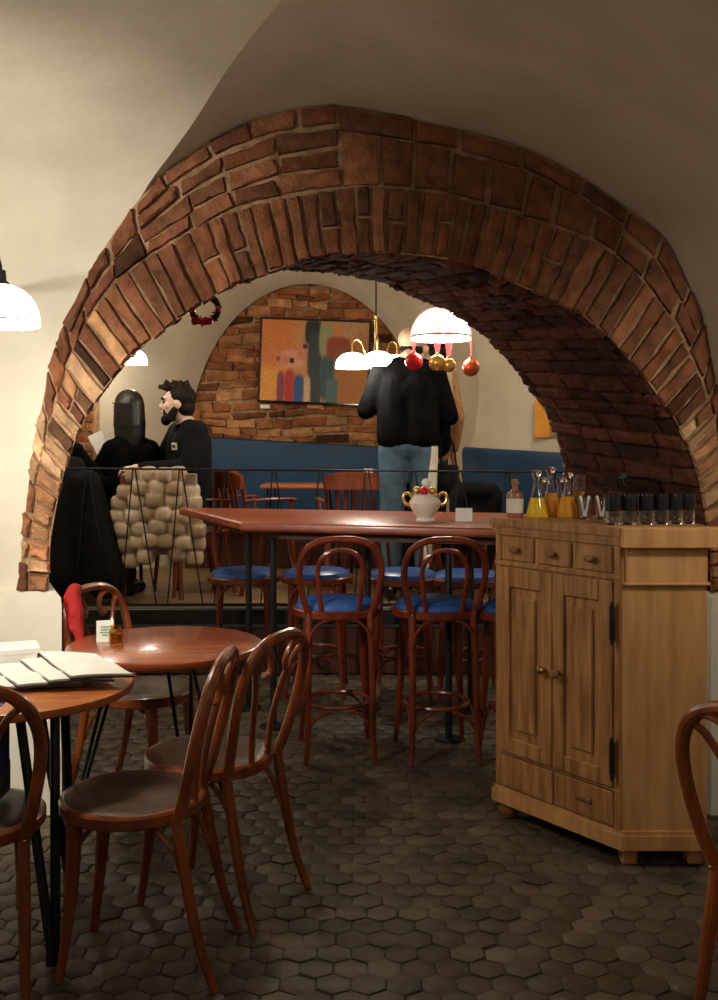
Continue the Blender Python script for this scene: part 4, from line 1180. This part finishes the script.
def seated(**k):
    J=dict(pelvis=(0,-.02,.56),chest=(0,-.03,.91),neck=(0,0,1.09),head=(0,.03,1.245),shL=(-.165,-.01,1.02),shR=(.165,-.01,1.02),elL=(-.235,.10,.78),elR=(.235,.10,.78),wrL=(-.12,.32,.80),wrR=(.12,.32,.80),
      hiL=(-.09,0,.55),hiR=(.09,0,.55),knL=(-.11,.42,.53),knR=(.11,.42,.53),anL=(-.11,.40,.08),anR=(.11,.40,.08))
    J.update(k); return J

# bearded man
X,Y=P(186,0,7.06).x,7.06
J=seated(pelvis=(0,-.02,.58),chest=(0,-.02,.95),neck=(0,.0,1.125),head=(0,.055,1.225),shL=(-.19,-.01,1.045),shR=(.19,-.01,1.045),elL=(-.27,.08,.82),elR=(.26,.1,.82),wrL=(-.10,.33,.82),hiL=(-.08,.02,.55),hiR=(.1,.0,.55),knL=(.10,.39,.53),knR=(.28,.33,.53),anL=(.10,.37,.08),anR=(.28,.31,.08),toeL=(.18,.51,.04),toeR=(.36,.45,.04))
t,hp,R=person('bearded man with a dark quiff in a charcoal sweatshirt, seated in profile',(X,Y,ZP),math.radians(118),J,math.radians(-26),dict(skin='skin_pale',top='charcoal',legs='jeans_dark',hair='hair_brown'),1.09)
rnd=random.Random(5)
hr=[('e',hp(0,-.026,.045),(.084,.096,.084),R.to_euler()),('e',hp(0,-.05,-.02),(.072,.062,.07),R.to_euler())]
for i in range(26):
    a=rnd.uniform(-.9,.9); y=rnd.uniform(-.07,.075); hr.append(('c',hp(a*.05,y,.11),hp(a*.06+rnd.uniform(-.01,.01),y+rnd.uniform(.0,.035),.135+rnd.uniform(0,.02)),.018,.008))
for i in range(8): hr.append(('c',hp(rnd.uniform(-.05,.05),.065,.1),hp(rnd.uniform(-.05,.05),.115+rnd.uniform(0,.012),.115+rnd.uniform(-.012,.014)),.018,.007))
hair=blob('hair',hr,'hair_brown',t,.0065,2)
# clip hair off the face: keep vertices behind/above the forehead line
def cut(o,fn):
    import bmesh
    bm=bmesh.new(); bm.from_mesh(o.data)
    bmesh.ops.delete(bm,geom=[v for v in bm.verts if fn(v.co)],context='VERTS'); bm.to_mesh(o.data); bm.free()
Ri=R.inverted()
hl=lambda co:Ri@(co-(hp(0,0,0)))
cut(hair,lambda co:(hl(co).y>.035 and hl(co).z<.062) or (hl(co).z<-.075) or (hl(co).y>-.012 and hl(co).z<.02))
br=[('c',hp(-.064,.005,-.035),hp(-.05,.03,-.09),.018,.024),('c',hp(.064,.005,-.035),hp(.05,.03,-.09),.018,.024),('c',hp(-.066,.012,-.03),hp(-.05,.05,-.085),.016,.024),('c',hp(.066,.012,-.03),hp(.05,.05,-.085),.016,.024),('c',hp(-.045,.06,-.09),hp(.045,.06,-.09),.028,.028),('e',hp(0,.075,-.1),(.042,.034,.038),R.to_euler()),('c',hp(-.03,.086,-.04),hp(.03,.086,-.04),.0075,.0075),('c',hp(-.032,.082,-.042),hp(-.036,.07,-.08),.01,.016),('c',hp(.032,.082,-.042),hp(.036,.07,-.08),.01,.016)]
blob('beard',br,'beard',t,.006,2)
mb=MB(); mb.box((-.095,.107,.955),(.06,.006,.045),Euler((math.radians(-6),0,math.radians(14)))); pa=mb.build('chest_patch','paper',t)
mb=MB(); mb.box((-.095,.1115,.955),(.038,.003,.018),Euler((math.radians(-6),0,math.radians(14)))); mb.build('patch_mark','grey_bag',pa)

# woman with long black hair
X,Y=P(132,0,7.02).x,7.02
J=seated(pelvis=(0,-.0,.57),chest=(0,.0,.90),neck=(0,.03,1.10),head=(0,.06,1.27),shL=(-.145,.01,.985),shR=(.145,.01,.985),elL=(-.22,.14,.78),elR=(.18,.16,.78),wrL=(-.24,.34,.80),wrR=(.1,.38,.8))
t,hp,R=person('woman with long straight black hair in a black top, seen from behind',(X,Y,ZP),math.radians(46),J,math.radians(12),dict(skin='skin',top='black_knit',legs='black_cloth',hair='hair_black'),1.03)
hr=[('e',hp(0,-.02,.035),(.09,.108,.098),R.to_euler())]
for i in range(15):
    a=math.radians(-115+230*i/14); x=.084*math.sin(a); y=-.02-.088*math.cos(a)
    dz=-.42 if abs(a)<1.2 else -.36
    hr+= [('c',hp(x*.9,y*.9,.03),hp(x,y,-.12),.028,.027),('c',hp(x,y,-.12),hp(x*1.0+.012*math.sin(i*2.1),y*1.0-.01,dz+.03*math.sin(i*1.7)),.025,.011)]
hair=blob('hair',hr,'hair_black',t,.009,3)
Ri2=R.inverted(); h0=hp(0,0,0)
cut(hair,lambda co:(Ri2@(co-h0)).y>.052 and (Ri2@(co-h0)).z<.075 and abs((Ri2@(co-h0)).x)<.062)

# person at far left in black coat
X,Y=-2.07,6.86
J=seated(pelvis=(0,-.02,.57),chest=(0,.02,.92),neck=(-.05,.02,1.07),head=(-.12,.02,1.215),shL=(-.2,.02,1.0),shR=(.2,.02,1.0),elL=(-.28,.14,.78),elR=(.25,.2,.77),wrL=(-.1,.36,.81),wrR=(.12,.40,.82))
t,hp,R=person('person in a black jacket leaning over the table, mostly hidden by the brick arch',(X,Y,ZP),math.radians(-48),J,0,dict(skin='skin',top='black_knit',legs='jeans_dark',hair='hair_brown'))
blob('hair',[('e',hp(0,-.03,.045),(.086,.092,.085)),('e',hp(0,-.06,-.02),(.08,.06,.08))],'hair_black',t,.01,3)
# the long coats hanging behind that person
pr=[('c',(-1.98,6.62,1.28),(-1.96,6.6,.62),.12,.15),('c',(-1.80,6.62,1.22),(-1.68,6.62,.60),.1,.14),('c',(-2.16,6.62,1.24),(-2.16,6.62,.6),.1,.12),('c',(-1.9,6.66,1.33),(-2.12,6.66,1.33),.08,.08),('c',(-1.74,6.63,1.08),(-1.64,6.62,.58),.07,.09),('c',(-1.86,6.58,1.1),(-1.84,6.57,.56),.03,.045),('c',(-2.04,6.58,1.1),(-2.05,6.56,.56),.03,.045)]
tag(blob('coat',pr,'black_cloth',None,.016,5),'long black coat hanging over the chair at far left behind the railing','coat')
# patchwork fur coat
rnd=random.Random(3)
pr=[]; puffs=[]
Yf=6.645; x_c=P(157,0,Yf).x
def pillow(c,rx,ry,rz_,e=.62):
    mb=MB(); n,rg=16,10
    sp=lambda v:math.copysign(abs(v)**e,v)
    vs=[];fs=[]
    for i in range(rg+1):
        t_=PI*i/rg
        for j in range(n):
            a=2*PI*j/n; vs.append((c[0]+rx*sp(math.sin(t_))*sp(math.cos(a)),c[1]+ry*sp(math.sin(t_))*sp(math.sin(a)),c[2]+rz_*sp(math.cos(t_))))
    for i in range(rg):
        for j in range(n): fs.append((i*n+j,(i+1)*n+j,(i+1)*n+(j+1)%n,i*n+(j+1)%n))
    return vs,fs
for i,(w,n,sh) in enumerate(((.20,4,-.01),(.275,5,.0),(.30,5,-.01),(.31,6,.0),(.305,5,.01),(.30,6,.02),(.27,5,.03))):
    z=1.285-.088*i
    for k in range(n):
        u=(k+.5)/n*2-1
        if i==6 and k in (2,): continue
        zz=z+rnd.uniform(-.008,.008)-(.035*(abs(u)**2) if i>0 else 0)-(.02 if (i==6 and k<2) else 0)
        x=x_c+u*w+sh+rnd.uniform(-.008,.008); y=Yf+.07*u*u+rnd.uniform(-.01,.01)
        puffs.append((V((x,y,zz)),rnd.choice([(1,.94,.86),(.86,.78,.69),(.66,.57,.47),(.96,.89,.8),(.76,.67,.57)])))
        pr.append(('p',(x,y,zz),w/n*rnd.uniform(1.06,1.18),.062,.054))
pr.append(('b',(x_c+.01,Yf+.03,1.02),(.50,.06,.54)))
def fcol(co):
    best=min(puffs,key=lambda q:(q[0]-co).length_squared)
    d=(best[0]-co); k=1-.62*min(1,max(abs(d.x)/.066,abs(d.z)/.05))**4  # shade in the gaps between puffs, painted into the fur colour
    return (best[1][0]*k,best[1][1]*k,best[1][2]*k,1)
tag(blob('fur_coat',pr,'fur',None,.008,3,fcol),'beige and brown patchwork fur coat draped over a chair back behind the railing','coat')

# standing pair
def standing(**k):
    J=dict(pelvis=(0,0,.98),chest=(0,0,1.30),neck=(0,0,1.49),head=(0,.03,1.645),shL=(-.18,0,1.42),shR=(.18,0,1.42),elL=(-.25,.02,1.14),elR=(.25,.02,1.14),wrL=(-.2,.2,1.05),wrR=(.2,.2,1.05),
      hiL=(-.09,0,.93),hiR=(.09,0,.93),knL=(-.1,.02,.5),knR=(.1,.02,.5),anL=(-.11,-.02,.09),anR=(.11,-.02,.09),hem=-.02)
    J.update(k); return J
X,Y=P(408,0,6.8).x,6.8
J=standing(chest=(0,.01,1.29),neck=(.0,.045,1.51),head=(.02,.14,1.565),shL=(-.165,.0,1.395),shR=(.165,.0,1.395),elL=(-.265,.02,1.17),wrL=(-.15,.24,1.25),elR=(.255,.05,1.13),wrR=(.2,.28,1.15),hdL=(.3,.9,.3),hem=.05)
t,hp,R=person('standing person in a black sweatshirt, blue jeans and beige cap, seen from behind',(X,Y,ZP),math.radians(-8),J,math.radians(-15),dict(skin='skin',top='black_knit',legs='jeans',hair='hair_brown'),1.1)
blob('cap',[('e',hp(0,-.012,.055),(.094,.112,.085)),('c',hp(-.04,.09,.045),hp(.04,.09,.045),.014,.014),('e',hp(0,.12,.04),(.06,.05,.012))],'beige_cloth',t,.008,3)
blob('hair',[('e',hp(0,-.03,-.01),(.078,.078,.05))],'hair_brown',t,.008,2)
mb=MB(); rows=[]
for i in range(13):
    u=i/12; z=.95-.80*u; x0=.215-.05*min(u*2,1)-.012*u
    rows.append([V((x0-.055,-.088+.05*u*0,z)),V((x0-.028,-.082,z)),V((x0-.008,-.06,z)),V((x0+.004,-.028,z))])
mb.grid(rows)
o=mb.build('side_stripe','white_cream',t)
sw=o.modifiers.new('w','SHRINKWRAP'); sw.target=[c for c in t.children if c.name.startswith('trousers')][0]; sw.offset=.006; sw.wrap_method='NEAREST_SURFACEPOINT'
# second person, to the right and behind
X,Y=P(421,0,7.2).x,7.2
J=standing(pelvis=(0,0,.96),shL=(-.17,0,1.40),shR=(.17,0,1.40),elR=(.235,-.02,1.14),wrR=(.235,.06,.92),hdR=(.1,.15,-1),huR=(1,0,0),elL=(-.2,.05,1.12),wrL=(-.08,.24,1.12),neck=(.06,.01,1.49),head=(.14,.05,1.60))
t,hp,R=person('standing person with brown hair and beige scarf, right of the pair',(X,Y,ZP),math.radians(12),J,math.radians(-20),dict(skin='skin',top='tan_cloth',legs='jeans_dark',hair='hair_brown'),1.1)
blob('hair',[('e',hp(0,-.022,.045),(.086,.1,.088)),('e',hp(0,-.055,-.03),(.072,.055,.06))],'hair_brown',t,.008,3)
blob('scarf',[('c',(-.05,-.06,1.47),(.16,-.06,1.45),.06,.06),('c',(-.04,.06,1.46),(.14,.06,1.46),.06,.06),('c',(.11,-.1,1.44),(.12,-.12,1.27),.07,.06)],'beige_cloth',t,.01,4)
blob('vest',[('c',(-.07,-.02,1.30),(-.07,-.02,.96),.135,.135),('c',(.06,-.02,1.30),(.06,-.02,.96),.135,.135)],'black_knit',t,.012,5)
t=thing('handbag','black shoulder bag hanging at the hip of the right hand standing person','bag',(P(449,0,7.0).x,7.0,1.10))
blob('pouch',[('b',(0,0,.13),(.13,.1,.22)),('e',(0,-.03,.1),(.085,.06,.1))],'black_cloth',t,.012,5)
mb=MB(); mb.tube(crom([(-.05,0,.24),(-.06,.02,.40),(-.02,.02,.46),(.03,.02,.38),(.05,0,.24)],6),.008,6); mb.build('strap','black_cloth',t)
p=P(457,456,7.16)
mb=MB(); mb.box(p,(.07,.02,.03),bev=.008)
# ================================================================== camera / world
cam=bpy.data.cameras.new('Camera'); co=bpy.data.objects.new('Camera',cam); C.objects.link(co)
co.location=(0,0,H); co.rotation_euler=(PI/2,0,0)
cam.sensor_fit='HORIZONTAL'; cam.sensor_width=36; cam.lens=36*F/718; cam.shift_y=-(500-HY)/718; cam.clip_start=.05
bpy.context.scene.camera=co
w=bpy.data.worlds.new('World'); bpy.context.scene.world=w; w.use_nodes=True
bg=w.node_tree.nodes['Background']; bg.inputs[0].default_value=(1,.85,.65,1); bg.inputs[1].default_value=.015
vs_=bpy.context.scene.view_settings; vs_.view_transform='Standard'; vs_.look='None'; vs_.exposure=0
